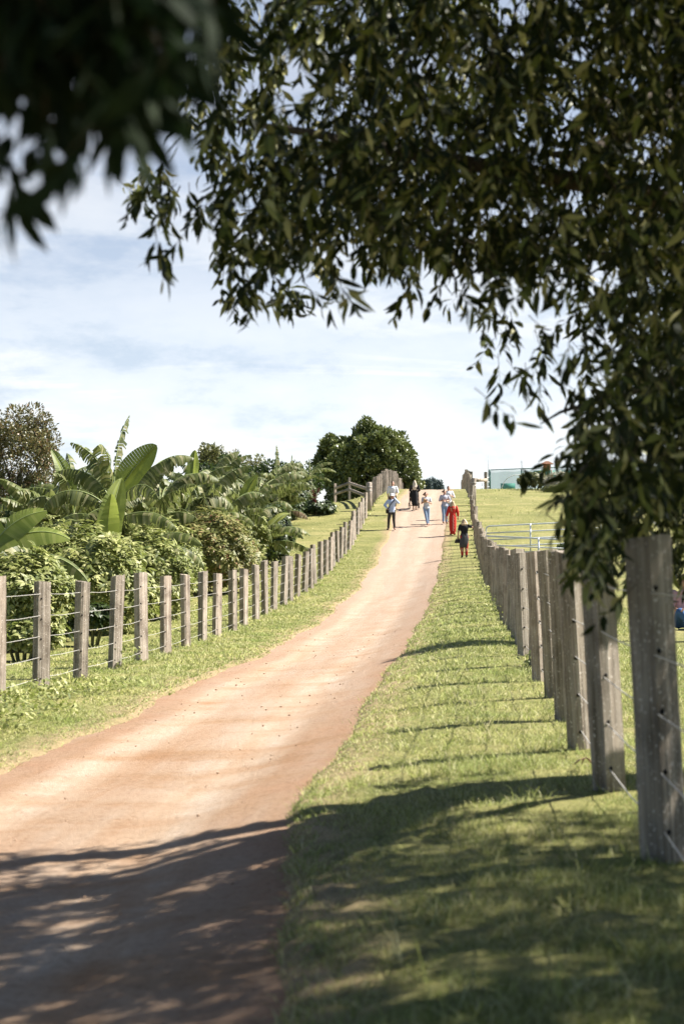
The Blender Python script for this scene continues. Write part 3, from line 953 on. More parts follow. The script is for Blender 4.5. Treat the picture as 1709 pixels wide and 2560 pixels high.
# banana plants
def banana_leaf(root, base_p, az, e0, bend, length, width, torn, dry=False, twist=0.0):
    n = 26
    ts = np.linspace(0, 1, n)
    ang = e0 - bend * ts ** 1.6
    ds = length / (n - 1)
    h = np.array([math.cos(az), math.sin(az), 0.0])
    P = [np.array(base_p, float)]
    for k in range(n - 1):
        P.append(P[-1] + (h * math.cos(ang[k]) + np.array([0, 0, 1.0]) * math.sin(ang[k])) * ds)
    P = np.array(P)
    T = unit(np.gradient(P, axis=0))
    side = np.array([-h[1], h[0], 0.0])
    V, Q, off = [], [], 0
    w = width * .5 * np.clip(np.sin(math.pi * np.clip((ts - .13) / .87, 0, 1) ** .75), 0, 1) ** .6
    for sgn in (-1, 1):
        cur = 0
        drp = R(-12)
        tone = 0
        for k in range(3, n - 1):
            if torn > 0 and rng.random() < torn:
                cur = 1
                drp = R(rng.uniform(12 + 45 * torn, 35 + 85 * torn))
            else:
                cur = 0
            if torn == 0:
                drp = R(-14 + 8 * math.sin(k * .5 + sgn))
            up = np.cross(side, T[k]) * 1.0
            if up[2] < 0:
                up = -up
            s = side * math.cos(twist) + up * math.sin(twist)
            uu = up * math.cos(twist) - side * math.sin(twist)

            def edge(p, t, ww, fr):
                a1 = drp * .6
                m = p + (s * sgn * math.cos(a1) - uu * math.sin(a1)) * ww * .5 + t * ww * .10
                a2 = drp * 1.1
                g = np.array([0, 0, -1.0]) * (ww * .38 * torn)
                e = m + (s * sgn * math.cos(a2) - uu * math.sin(a2)) * ww * .5 + t * ww * fr + g
                return m, e
            sh = rng.uniform(.95 - .45 * torn, .98) if cur else 1.0
            p0, p1 = P[k], P[k] + (P[k + 1] - P[k]) * (sh if torn else 1)
            m0, e0_ = edge(p0, T[k], w[k], .14)
            m1, e1_ = edge(p1, T[k], w[k + 1] if not torn else (w[k] + w[k + 1]) / 2, .14)
            if torn:
                e1_ = e1_ + (e0_ - e1_) * rng.uniform(.1, .3 + .6 * torn) * cur
                e1_ = e1_ + (e1_ - m1) * rng.uniform(-.35, .2) * torn; e0_ = e0_ + (e0_ - m0) * rng.uniform(-.2, .1) * torn
            V += [p0, p1, m0, m1, e0_, e1_]
            a = off
            Q += [[a, a + 1, a + 3, a + 2], [a + 2, a + 3, a + 5, a + 4]]
            off += 6
    nb = off
    # midrib: a slim three sided rod
    for k in range(n):
        r = .022 * (1 - ts[k] * .8)
        up = np.cross(side, T[k])
        V += [P[k] + side * r, P[k] - side * r, P[k] - up * r * 1.2]
    M3 = []
    for k in range(n - 1):
        a = nb + k * 3
        for j in range(3):
            j2 = (j + 1) % 3
            M3.append([a + j, a + j2, a + 3 + j2, a + 3 + j])
    V = np.array(V)
    lm = M['dry banana'] if dry else (M['banana torn'] if torn > .25 else M['banana'])
    Q = np.array(Q); M3 = np.array(M3)
    me = np_mesh('leaf', V, [Q, M3], [0, 1])
    if torn == 0:
        bm = bmesh.new(); bm.from_mesh(me); bmesh.ops.remove_doubles(bm, verts=bm.verts, dist=.0015); bm.to_mesh(me); bm.free()
    link('leaf', me, [lm, M['midrib']], root)


def banana(label, px, D, topy, spec, stem_f=.5, lean=0.0):
    """spec: list of (azimuth deg with 0 = away to the picture's side x, elevation, bend, length, width, torn)"""
    g = on_ground(px, D)
    H = at(px, topy, D).z - g.z
    t = thing('banana_plant', label, 'banana plant', g, 0, 'banana plants behind the wire fence')
    sh = H * stem_f
    MB().tube([(0, 0, -.1), (lean * .3, 0, sh * .5), (lean, 0, sh)], [.16, .13, .085], 10).build('pseudostem', M['pseudostem'], t)
    for i, sp in enumerate(spec):
        az, e, b, ln, w, torn = sp[:6]
        z = sh * (1 - .03 * i)
        banana_leaf(t, (lean, 0, z), R(az), R(e), R(b), ln * H, w * H, torn, dry=(torn > .97), twist=R(sp[6] if len(sp) > 6 else random.uniform(-35, 35)))
    return t


def fan(n, torn, e=(48, 86), b=(55, 115), ln=(.38, .54), w=.12, seed=0, spear=False):
    n += 5; w *= 1.05; torn = min(.8, torn + .12)
    r = random.Random(seed)
    out = []
    for i in range(n):
        out.append((r.uniform(0, 40) + 360 * i / n, r.uniform(*e), r.uniform(*b), r.uniform(*ln), w * r.uniform(.85, 1.15), max(0, min(.95, torn + r.uniform(-.2, .25)))))
    for i in range(3):
        out.append((r.uniform(0, 360), r.uniform(76, 88), r.uniform(12, 50), r.uniform(.34, .46), w * r.uniform(.7, .95), r.uniform(.25, .85), r.uniform(-60, 60)))
    if spear:
        out.insert(0, (r.uniform(0, 360), 86, 10, .44, w * .75, 0))
    out.append((r.uniform(0, 360), 5, 75, .4, w, .98))
    return out


banana('banana plant with broad drooping leaves low at the picture edge above the wire fence', -45, 25, 1180, [(5, 40, 75, .55, .19, .12, 45), (-15, 12, 70, .58, .19, .5, 20), (10, 62, 60, .5, .2, .1, 50), (-5, 22, 85, .7, .22, .4, 35), (-20, -15, 50, .6, .2, .5, 30), (-60, 25, 80, .55, .18, .6), (60, 50, 90, .5, .18, .4), (190, 50, 90, .5, .18, .4), (-10, -5, 50, .55, .16, .6), (120, 40, 90, .5, .16, .5)], .5)
banana('banana plant with pale upright leaf curling over beside the red tipped tree', 185, 39, 1075, [(170, 80, 30, .40, .10, 0, -50), (40, 80, 50, .42, .13, .55, 40), (110, 78, 60, .5, .13, .5), (-100, 70, 90, .46, .14, .6), (-20, 65, 100, .42, .13, .7), (230, 58, 110, .42, .13, .7), (30, 50, 120, .44, .13, .8)] , .52)
banana('tallest banana plant with drooping tip and one wide upright pale leaf', 285, 38, 1052, [(60, 88, 40, .46, .10, .85, 20), (172, 72, 60, .40, .13, .6, -50), (15, 60, 20, .38, .155, 0, 72), (-95, 74, 95, .5, .15, .6), (170, 62, 100, .45, .14, .7), (-50, 40, 95, .5, .14, .6), (200, 45, 120, .46, .14, .8), (60, 55, 110, .44, .14, .7), (-20, 20, 80, .42, .13, .75)], .61)
banana('banana sucker with a glossy yellow green blade standing in front of the tallest plant', 262, 34, 1180, [(70, 80, 26, .72, .19, 0), (-70, 78, 30, .6, .17, .1), (10, 32, 55, .62, .17, .1), (185, 40, 90, .5, .15, .5), (-20, 12, 60, .7, .15, .6)], .30)
banana('banana plant with shredded hanging leaves between the wide leaf and the slim upright leaf', 400, 44, 1085, fan(9, .65, seed=3, e=(45, 75), b=(90, 140), w=.15), .55)
banana('banana plant with one slim bright leaf standing upright against the sky', 478, 50, 1095, [(60, 86, 10, .34, .10, 0, 20), (-10, 62, 70, .4, .13, .6, 50)] + fan(9, .55, seed=4, w=.14, spear=False), .58)
banana('banana plant with ragged silvery leaves under the rounded olive tree', 545, 53, 1108, fan(9, .6, seed=8, w=.14, b=(80, 130)), .55)
banana('banana plant with a big pale leaf leaning beside dark foliage', 600, 54, 1143, [(20, 74, 24, .40, .13, 0, 55), (5, 50, 60, .42, .13, .3, 40)] + fan(8, .5, seed=9, w=.14, spear=False), .48)
banana('banana plant with pointed dead tip above dark hanging leaves', 690, 66, 1106, [(90, 87, 14, .42, .09, .6)] + fan(9, .65, seed=12, w=.13, spear=False, b=(90, 140)), .56)
banana('banana plant with narrow ragged spear beside the pointed dead tip', 728, 72, 1122, [(80, 86, 14, .36, .08, .7)] + fan(9, .6, seed=15, w=.13, spear=False, b=(80, 130)), .56)
banana('outermost banana plant with long comb like torn leaves by the round tree', 775, 78, 1125, [(12, 48, 70, .5, .12, .5), (-8, 30, 75, .52, .12, .55), (175, 45, 90, .45, .12, .6), (-60, 40, 100, .45, .12, .6), (60, 60, 90, .4, .12, .5), (-20, 10, 60, .45, .11, .6), (100, 80, 25, .4, .08, .6)], .58)
banana('low banana clump with dark leaves sweeping down onto the lawn', 655, 52, 1255, [(-35, 35, 95, .85, .24, .5), (5, 40, 95, .8, .22, .5), (180, 45, 95, .8, .22, .4), (-75, 38, 110, .8, .22, .6), (-15, 10, 60, .85, .2, .6), (35, 65, 60, .7, .2, 0), (-55, 10, 60, .8, .2, .7)], .45)
banana('half hidden banana plant with torn grey leaves over the red stalk shrub', 335, 37, 1238, [(-25, 42, 95, .8, .2, .6), (-60, 30, 100, .8, .2, .7), (160, 40, 90, .8, .2, .6), (20, 35, 110, .75, .2, .65), (200, 30, 100, .75, .2, .8)], .45)
banana('banana plant with arching leaves behind the broad edge plant', 95, 34, 1215, fan(8, .4, seed=21, w=.17, ln=(.5, .65)), .45)


banana('young banana plant with ragged leaves in front of the thicket under the red tipped tree', 120, 42, 1110, fan(8, .5, seed=31, w=.15), .5)
banana('banana plant crowded between the tallest plant and the red tipped tree, leaves shredded', 225, 43, 1075, fan(9, .65, seed=33, w=.15, b=(80, 135)), .55)
banana('banana plant with folded pale leaves right behind the broad upright leaf', 345, 42, 1072, fan(9, .45, seed=35, w=.16, b=(60, 120)), .55)
banana('banana plant with silvery torn fronds hanging over the broad rounded shrub', 450, 46, 1120, fan(10, .65, seed=37, w=.17, b=(85, 140)), .5)
banana('banana plant low in the middle of the grove with torn fronds above the outer shrub', 560, 50, 1150, fan(9, .6, seed=39, w=.17, b=(80, 130)), .5)
banana('banana plant with short ragged fronds between the leaning leaf and the dead tip', 645, 58, 1112, fan(9, .6, seed=41, w=.15, b=(80, 135)), .52)


banana('banana plant with hanging shredded leaves just behind the broad rounded shrub', 505, 47, 1112, fan(10, .6, seed=51, w=.16), .52)
banana('banana plant with crowded ragged leaves between the slim upright leaf and the olive tree', 520, 56, 1098, fan(10, .6, seed=53, w=.15), .55)
banana('short banana plant with grey torn leaves beside the low dark clump', 625, 52, 1200, fan(10, .6, seed=55, w=.18), .48)
banana('banana plant with torn leaves against the foot of the tallest plant', 300, 41, 1095, fan(10, .5, seed=57, w=.16), .52)
banana('banana plant with short dark leaves near the white pot', 720, 68, 1165, fan(9, .55, seed=59, w=.17), .5)


# big leafy shrubs in front of the bananas
def shrub(label, px, py, D, rpx, hpx, n, mat, ln, wd, name='leafy_shrub', group='leafy shrubs behind the wire fence', depth=.8, rosette=6, drop=.35, ground_z=None):
    g = on_ground(px, D)
    c = at(px, py, D)
    rx, rz = rpx / FPX * D, hpx / FPX * D
    t = thing(name, label, 'shrub', g, 0, group)
    cz = c.z - g.z
    if group and hpx > 35:     # foliage reaches the ground
        tp = cz + rz
        cz, rz, n = tp * .47, tp * .53, int(n * 1.35)
    d = rand_dir(n * 2); d = d[d[:, 2] > -.8][:n]
    k = len(d)
    lump = 1 + .16 * np.sin(d[:, :1] * 6 + px) * np.sin(d[:, 2:] * 5 + d[:, 1:2] * 4)
    r = np.where(rng.random((k, 1)) < .75, .8 + .2 * rng.random((k, 1)), .3 + .6 * rng.random((k, 1)))
    C = d * r * lump * [rx, rx * depth, rz] + [0, 0, cz]
    # a rosette: leaflets fanned round each shoot, drooping
    ax = unit(d * .7 + [0, 0, .6] + rand_dir(k) * .45)
    rr = rosette
    A = np.repeat(ax, rr, 0); P = np.repeat(C, rr, 0)
    e1 = unit(np.cross(A, rand_dir(k * rr)))
    D_ = e1 * .9 + A * .35 + np.array([0, 0, -drop])
    s = np.repeat(rng.uniform(.7, 1.25, k), rr)
    V, tr, q = leaves(P + e1 * .015, D_, A + rand_dir(k * rr) * .25, ln * s * rng.uniform(.8, 1.15, k * rr), wd * s, curl=.2, fold=.15)
    link('foliage', np_mesh('foliage', V, [tr, q]), mat, t)
    mb = MB()
    for i in range(9):
        a = 2 * math.pi * i / 9
        e = Vector((math.cos(a) * rx * .7, math.sin(a) * rx * depth * .7, cz + rz * random.uniform(-.1, .6)))
        mb.tube([(e.x * .25, e.y * .25, -.1), (e.x * .55, e.y * .55, e.z * .5), e], [.022, .016, .007], 5)
    mb.build('stem', M['pseudostem'], t)
    return t


shrub('pale leafy shrub behind the first thick posts at the picture edge', 40, 1478, 23.8, 150, 105, 1150, M['cassava'], .15, .044)
shrub('bright leafy shrub with starry leaf whorls below the glossy banana sucker', 225, 1422, 29, 160, 105, 1250, M['cassava'], .175, .05)
shrub('leafy shrub with thin pointed leaves hanging to the grass between two bigger shrubs', 355, 1440, 33.5, 120, 108, 1000, M['cassava'], .19, .05)
shrub('broad rounded shrub with reddish leaf stalks on top, next to the mown grass', 520, 1368, 43, 118, 92, 1400, M['cassava red'], .20, .052)
shrub('small leafy shrub at the outer end of the row, beside the mown grass', 598, 1395, 49, 52, 50, 380, M['cassava red'], .125, .036)
shrub('tall leafy shrub under the drooping broad banana leaves', 130, 1382, 32, 105, 80, 700, M['cassava'], .13, .04)
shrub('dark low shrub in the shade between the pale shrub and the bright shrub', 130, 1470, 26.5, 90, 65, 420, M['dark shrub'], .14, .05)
shrub('low broad leaved plant at the grass edge behind the second thick post', 230, 1540, 25, 70, 28, 260, M['dark shrub'], .13, .06, depth=.5)
shrub('low spreading plant with broad leaves at the foot of the pale shrub', 60, 1590, 21.5, 90, 30, 260, M['cassava'], .12, .055, depth=.4)
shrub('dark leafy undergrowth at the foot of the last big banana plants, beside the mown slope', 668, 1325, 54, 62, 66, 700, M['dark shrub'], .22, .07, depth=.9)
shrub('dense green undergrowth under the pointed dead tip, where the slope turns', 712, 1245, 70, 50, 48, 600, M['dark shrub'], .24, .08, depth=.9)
shrub('tall leafy shrub with pale leaves in the middle of the grove', 600, 1318, 51, 70, 52, 600, M['cassava'], .19, .055)
shrub('leafy shrub filling the middle of the thicket behind the starry whorls', 400, 1352, 40, 110, 60, 800, M['cassava'], .16, .05)
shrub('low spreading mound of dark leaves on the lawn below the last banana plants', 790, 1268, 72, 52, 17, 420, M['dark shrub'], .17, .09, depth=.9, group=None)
shrub('light green bushy growth around the white pot', 745, 1232, 76, 46, 34, 420, M['figlight'], .17, .07, group=None)
shrub('bushy green garden shrub in front of the green netting', 1335, 1199, 91, 42, 19, 460, M['olive'], .19, .09, group=None)
shrub('whitish flowering shrub with silvery sprays below the wooden nest box', 1392, 1203, 89, 32, 27, 300, M['blossom'], .17, .05, group=None)
shrub('dense green shrub under the whitish flowering one at the lawn top', 1385, 1222, 87, 34, 9, 160, M['olive'], .16, .07, group=None)
shrub('low dark weedy clump on the lawn behind the pipe gates', 1425, 1370, 53, 34, 14, 170, M['dark shrub'], .12, .04, group=None)

# white pot and dark red plant by the bananas
g = on_ground(752, 72.5); top = at(752, 1247, 72.5).z - g.z
t = thing('flower_pot', 'round white flower pot half hidden by leaves below the banana plants', 'pot', g)
MB().loft([((0, 0, top - .42), .19, .19), ((0, 0, top - .05), .25, .25), ((0, 0, top - .05), .28, .28), ((0, 0, top), .28, .28), ((0, 0, top), .24, .24), ((0, 0, top - .06), .23, .23)], 20).build('bowl', plain('white pot', (.62, .64, .66), .5), t)
MB().loft([((0, 0, -.05), .22, .22), ((0, 0, top - .42), .15, .15)], 12).build('pedestal', plain('pot foot', (.4, .4, .4), .7), t)
g = on_ground(789, 71.4)
t = thing('red_leaved_plant', 'small dark red leaved plant standing in the low mound of leaves', 'plant', g)
k = 46
a = rng.uniform(0, 6.3, k)
V, tr, q = leaves(np.stack([rng.normal(size=k) * .06, rng.normal(size=k) * .06, rng.uniform(.35, 1.25, k)], 1), np.stack([np.cos(a), np.sin(a), rng.uniform(.2, 1.2, k)], 1), rand_dir(k) + [0, 0, .5], .3, .07, curl=.3)
link('foliage', np_mesh('foliage', V, [tr, q]), M['cordyline'], t)
MB().tube([(0, 0, -.1), (.02, 0, 1.2)], [.03, .02], 6).build('stem', M['bark'], t)

# ------------------------------------------------------------------ the tree overhead
DENS = [  # one character per 100 x 100 cell of a 1568 wide photo: how closely leaves fill it
    "0000159999999999",
    "0000257889999999",
    "0000367999999999",
    "0001479999999999",
    "0004489999999999",
    "0001258889998999",
    "0000054324434788",
    "0000000000033589",
    "0000000000023489",
    "0000000000011599",
    "0000000000022899",
    "0000000000000999",
    "0000000000000798",
    "0000000000000111",
]
NEAR = [
    "999970000",
    "999740000",
    "699500000",
    "136300000",
    "121000000",
    "100000000",
]
G2 = 1709 / 1568 * 100


def dens(tab, px, py):
    n, m = len(tab), len(tab[0])
    D = np.array([[int(c) for c in row] for row in tab], float)
    i = np.floor(py / G2).astype(int); j = np.floor(px / G2).astype(int)
    ok = (i >= 0) & (i < n) & (j >= 0) & (j < m)
    return np.where(ok, D[np.clip(i, 0, n - 1), np.clip(j, 0, m - 1)], 0), ok


def sprays(C, per, tl, ln, wd, droop, wood_list, fr=.25):
    """hanging leafy twigs whose middles are at C"""
    n = len(C)
    ax = unit(rand_dir(n) * .75 + [0, 0, -droop])
    O = C - ax * tl * .5
    u = np.tile((np.arange(per) + .5) / per, n)[:, None]
    A = np.repeat(ax, per, 0)
    P = np.repeat(O, per, 0) + A * tl * u + rng.normal(size=(n * per, 3)) * .006
    rad = unit(np.cross(A, rand_dir(n * per)))
    D = A * .55 + rad * .8 + np.array([0, 0, -.55]) * droop + rand_dir(n * per) * .15
    Nn = rand_dir(n * per) + [0, 0, .35]
    lv = leaves(P, D, Nn, ln * rng.uniform(.5, 1.3, n * per) * np.repeat(rng.uniform(.75, 1.2, n), per), wd * rng.uniform(.65, 1.25, n * per), curl=.32, fold=.14)
    # the twig itself, a three sided rod from O along ax
    s1 = unit(np.cross(ax, rand_dir(n))) * .0022; s2 = np.cross(ax, s1)
    B = O - ax * tl * fr; E = O + ax * tl
    W = np.stack([B + s1, B - s1 * .5 + s2, B - s1 * .5 - s2, E], 1).reshape(-1, 3)
    i = np.arange(n)[:, None] * 4
    wood_list.append((W, np.concatenate([i + [0, 1, 3], i + [1, 2, 3], i + [2, 0, 3]])))
    return lv


def canopy_mesh(parts, wood, mats, name, parent):
    V, T, Q = join_leaves(parts)
    off = len(V); Ws, Ts = [], []
    for w, t in wood:
        Ws.append(w); Ts.append(t + off); off += len(w)
    V = np.concatenate([V] + Ws)
    return link(name, np_mesh(name, V, [T, Q, np.concatenate(Ts)], [0, 0, 1]), mats, parent)


def overhead_tree():
    tx, ty = 3.75, 8.4
    t = thing('overhanging_tree', 'big dark leafy tree leaning over the fence and track, framing the whole view', 'tree', (tx, ty, gz(tx, ty)))
    o = np.array(t.location)
    wood, parts = [], []
    # what the picture shows: hanging sprays, at their own distances
    n = 6600
    px = rng.uniform(-60, 1769, n); py = rng.uniform(-60, 1525, n)
    dn, ok = dens(DENS, np.clip(px, 0, 1708), np.clip(py, 0, 2559))
    hole = np.sin(px * .021 + 2 * np.sin(py * .013)) * np.sin(py * .024 + 1.7 * np.sin(px * .011 + 1)) + .6 * np.sin(px * .05 + py * .043)
    keep = rng.random(n) < (dn / 9) ** 1.35 * np.where((px > 1650) | ((px > 1400) & (py > 960)), 1, np.clip(1.0 - .75 * np.clip(hole, -.2, 1.25), .05, 1))
    px, py = px[keep], py[keep]
    k = len(px)
    D = 5.2 + 3.0 * rng.random(k)
    low = py > 1000
    D[low] = 4.9 + 2.2 * rng.random(low.sum())
    by_post = (px > 1530) & (py > 1230)
    D[by_post] = 6.6 + 2 * rng.random(by_post.sum())
    cx, cy = (px - CX) / FPX, (CY - py) / FPX
    C = np.stack([cx, math.cos(PITCH) - cy * math.sin(PITCH), math.sin(PITCH) + cy * math.cos(PITCH)], 1)
    C = C / C[:, 1:2] * D[:, None] + [0, 0, EYE]
    parts.append(sprays(C - o, 11, .17, .098, .024, .9, wood))
    # the rest of the crown, outside the frame: over the trunk, over the fence and over the viewer
    n = 7500
    d = rand_dir(n) * rng.random((n, 1)) ** .4
    C2 = d * [4.3, 2.8, 2.2] + [tx + .5, 5.2, 4.9]
    d = rand_dir(1800) * rng.random((1800, 1)) ** .4
    C3 = d * [3.0, 2.9, 1.3] + [0.4, 3.6, 5.1]
    d = rand_dir(5200) * rng.random((5200, 1)) ** .4
    C4 = d * [4.6, 3.6, 1.5] + [1.2, -2.6, 4.9]  # unseen sprays behind the viewer, added to deepen the shade
    C2 = np.concatenate([C2, C3, C4])
    gap = np.sin(C2[:, 0] * 2.6 + C2[:, 2] * 1.4) * np.sin(C2[:, 1] * 2.9 - C2[:, 2] * .9) + .7 * np.sin(C2[:, 0] * 5.3 + 1) * np.sin(C2[:, 1] * 6.1 + C2[:, 2] * 4)
    C2 = C2[rng.random(len(C2)) < np.clip(1.1 - .8 * gap, .10, 1)]
    u, v, f = to_px(C2)
    r = .16 / np.maximum(C2[:, 1], .3) * FPX + 60
    infr = (u > -r) & (u < 1709 + r) & (v > -r) & (v < 2560 + r) & (C2[:, 1] > 0)
    dn, ok = dens(DENS, np.clip(u, 0, 1708), np.clip(v, 0, 2559))
    solid = (dn >= 9) | ((u > 1500) & (dn >= 8))
    C2 = C2[~infr | (solid & (C2[:, 1] > 5.2))]
    C2 = C2[np.linalg.norm(C2 - [0, 0, EYE], axis=1) > 1.6]
    parts.append(sprays(C2 - o, 9, .24, .11, .028, .7, wood))
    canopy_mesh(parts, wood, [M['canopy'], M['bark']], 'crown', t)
    # trunk and limbs
    mb = MB()
    mb.tube([(0, 0, -.3), (0, 0, .2), (.05, .05, 1.2), (-.05, 0, 2.4), (-.15, -.1, 3.4)], [.42, .33, .28, .26, .24], 14)
    mb.build('trunk', M['bark'], t)

    def limb(pts, rad):
        MB().tube([Vector(p) - t.location for p in pts], rad, 9).build('limb', M['bark'], t)

    J = Vector((tx - .12, ty - .08, gz(tx, ty) + 3.2))
    limb([J, at(1900, 230, 8.2), at(1709, 268, 7.8), at(1600, 312, 7.4), at(1500, 370, 7.2), at(1425, 388, 7.0), at(1360, 385, 6.8)], [.13, .10, .075, .06, .04, .025, .012])
    limb([at(1740, 225, 7.7), at(1604, 252, 7.5), at(1490, 264, 7.2), at(1425, 318, 7.0), at(1395, 330, 6.9)], [.05, .035, .027, .018, .008])
    limb([J - Vector((0, 0, .9)), at(1850, 705, 7.8), at(1709, 668, 7.5), at(1560, 645, 7.2), at(1430, 637, 7.0), at(1330, 650, 6.8)], [.09, .06, .04, .03, .02, .008])
    limb([J - Vector((0, 0, .4)), at(1800, 560, 6.8), at(1600, 480, 6.6), at(1300, 430, 6.4), at(1000, 380, 6.4), at(760, 330, 6.5), at(560, 300, 6.7)], [.10, .07, .05, .04, .03, .02, .008])
    limb([J - Vector((0, 0, 1.3)), at(1800, 930, 6.6), at(1640, 960, 6.4), at(1500, 1000, 6.2), at(1400, 1030, 6.0), at(1350, 1060, 5.9)], [.06, .035, .02, .012, .007, .003])
    limb([J, Vector((2.6, 6.8, 5.2)), Vector((1.2, 5.0, 5.0)), Vector((.2, 3.2, 4.4)), Vector((-.5, 2.3, 3.1)), at(260, 100, 1.95)], [.16, .11, .07, .04, .02, .01])
    limb([J, Vector((4.3, 7.6, 5.6)), Vector((5.2, 6.8, 6.4))], [.14, .08, .03])
    limb([J, Vector((3.2, 5.2, 5.0)), Vector((2.2, 1.5, 5.3)), Vector((1.4, -1.5, 5.2)), Vector((.6, -4.5, 5.4))], [.15, .11, .08, .05, .02])
    # the bough that hangs close in front of the viewer
    n = 700
    px = rng.uniform(-40, 700, n); py = rng.uniform(-120, 640, n)
    dn, ok = dens(NEAR, np.clip(px, 0, 1708), np.clip(py, 0, 2559))
    keep = rng.random(n) < (dn / 9) ** 1.2
    px, py = px[keep], py[keep]
    k = len(px)
    D = 1.65 + .55 * rng.random(k)
    cx, cy = (px - CX) / FPX, (CY - py) / FPX
    C = np.stack([cx, math.cos(PITCH) - cy * math.sin(PITCH), math.sin(PITCH) + cy * math.cos(PITCH)], 1)
    C = C / C[:, 1:2] * D[:, None] + [0, 0, EYE]
    wood = []
    C[:, 2] += .06
    lv = sprays(C - o, 3, .05, .10, .025, 1.1, wood, .4)
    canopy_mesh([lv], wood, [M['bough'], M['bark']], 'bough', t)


overhead_tree()


# a second tree further along on the far side of the fence, mostly out of view: its crown shades the verge
def side_tree():
    x, y = 6.3, 20.6
    t = thing('paddock_tree', 'smaller leafy tree in the paddock beyond the post and wire fence', 'tree', (x, y, gz(x, y)))
    C = rand_dir(420) * rng.random((420, 1)) ** .4 * [1.0, .62, .85] + [-.3, 0, 4.2]
    wood = []
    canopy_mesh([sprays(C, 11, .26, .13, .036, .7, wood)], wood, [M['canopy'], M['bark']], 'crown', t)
    MB().tube([(0, 0, -.2), (.05, 0, 2), (-.2, 0, 4.3)], [.14, .11, .04], 9).build('trunk', M['bark'], t)


side_tree()

# fallen leaves on the verge by the fence
for i, (px, py, s, lab) in enumerate(((1432, 1932, .085, 'curled brown fallen leaf on sunny grass beside the fence'), (1452, 1934, .06, 'small dry fallen leaf just beside the curled brown one'), (1484, 1980, .10, 'dark wet fallen leaf at the shadow edge near the thick post'), (1262, 1500, .06, 'orange fallen leaf at the foot of the grey posts'))):
    p = hit(px, py)
    V, tr, q = leaves(np.zeros((1, 3)), np.array([[1, .3, .25]]), np.array([[0, .2, 1]]), s * 1.3, s * .6, curl=.8, fold=.4)
    o = link('fallen_leaf', np_mesh('fallen_leaf', V, [tr, q]), M['dead leaf'] if i != 2 else M['bark'], None, p + Vector((0, 0, .045)))
    m = o.modifiers.new('s', 'SOLIDIFY'); m.thickness = .003
    tag(o, lab, 'leaf', 'fallen leaves by the fence')


# ------------------------------------------------------------------ people
SKIN = plain('skin', (.48, .27, .19), .55, var=.06)
SKIN2 = plain('tanned skin', (.40, .22, .15), .55, var=.06)
CL = {}


def cloth(name, col):
    if name not in CL:
        CL[name] = plain(name, col, .85, var=.12, nscale=14, bump=.3, spec=.2)
    return CL[name]


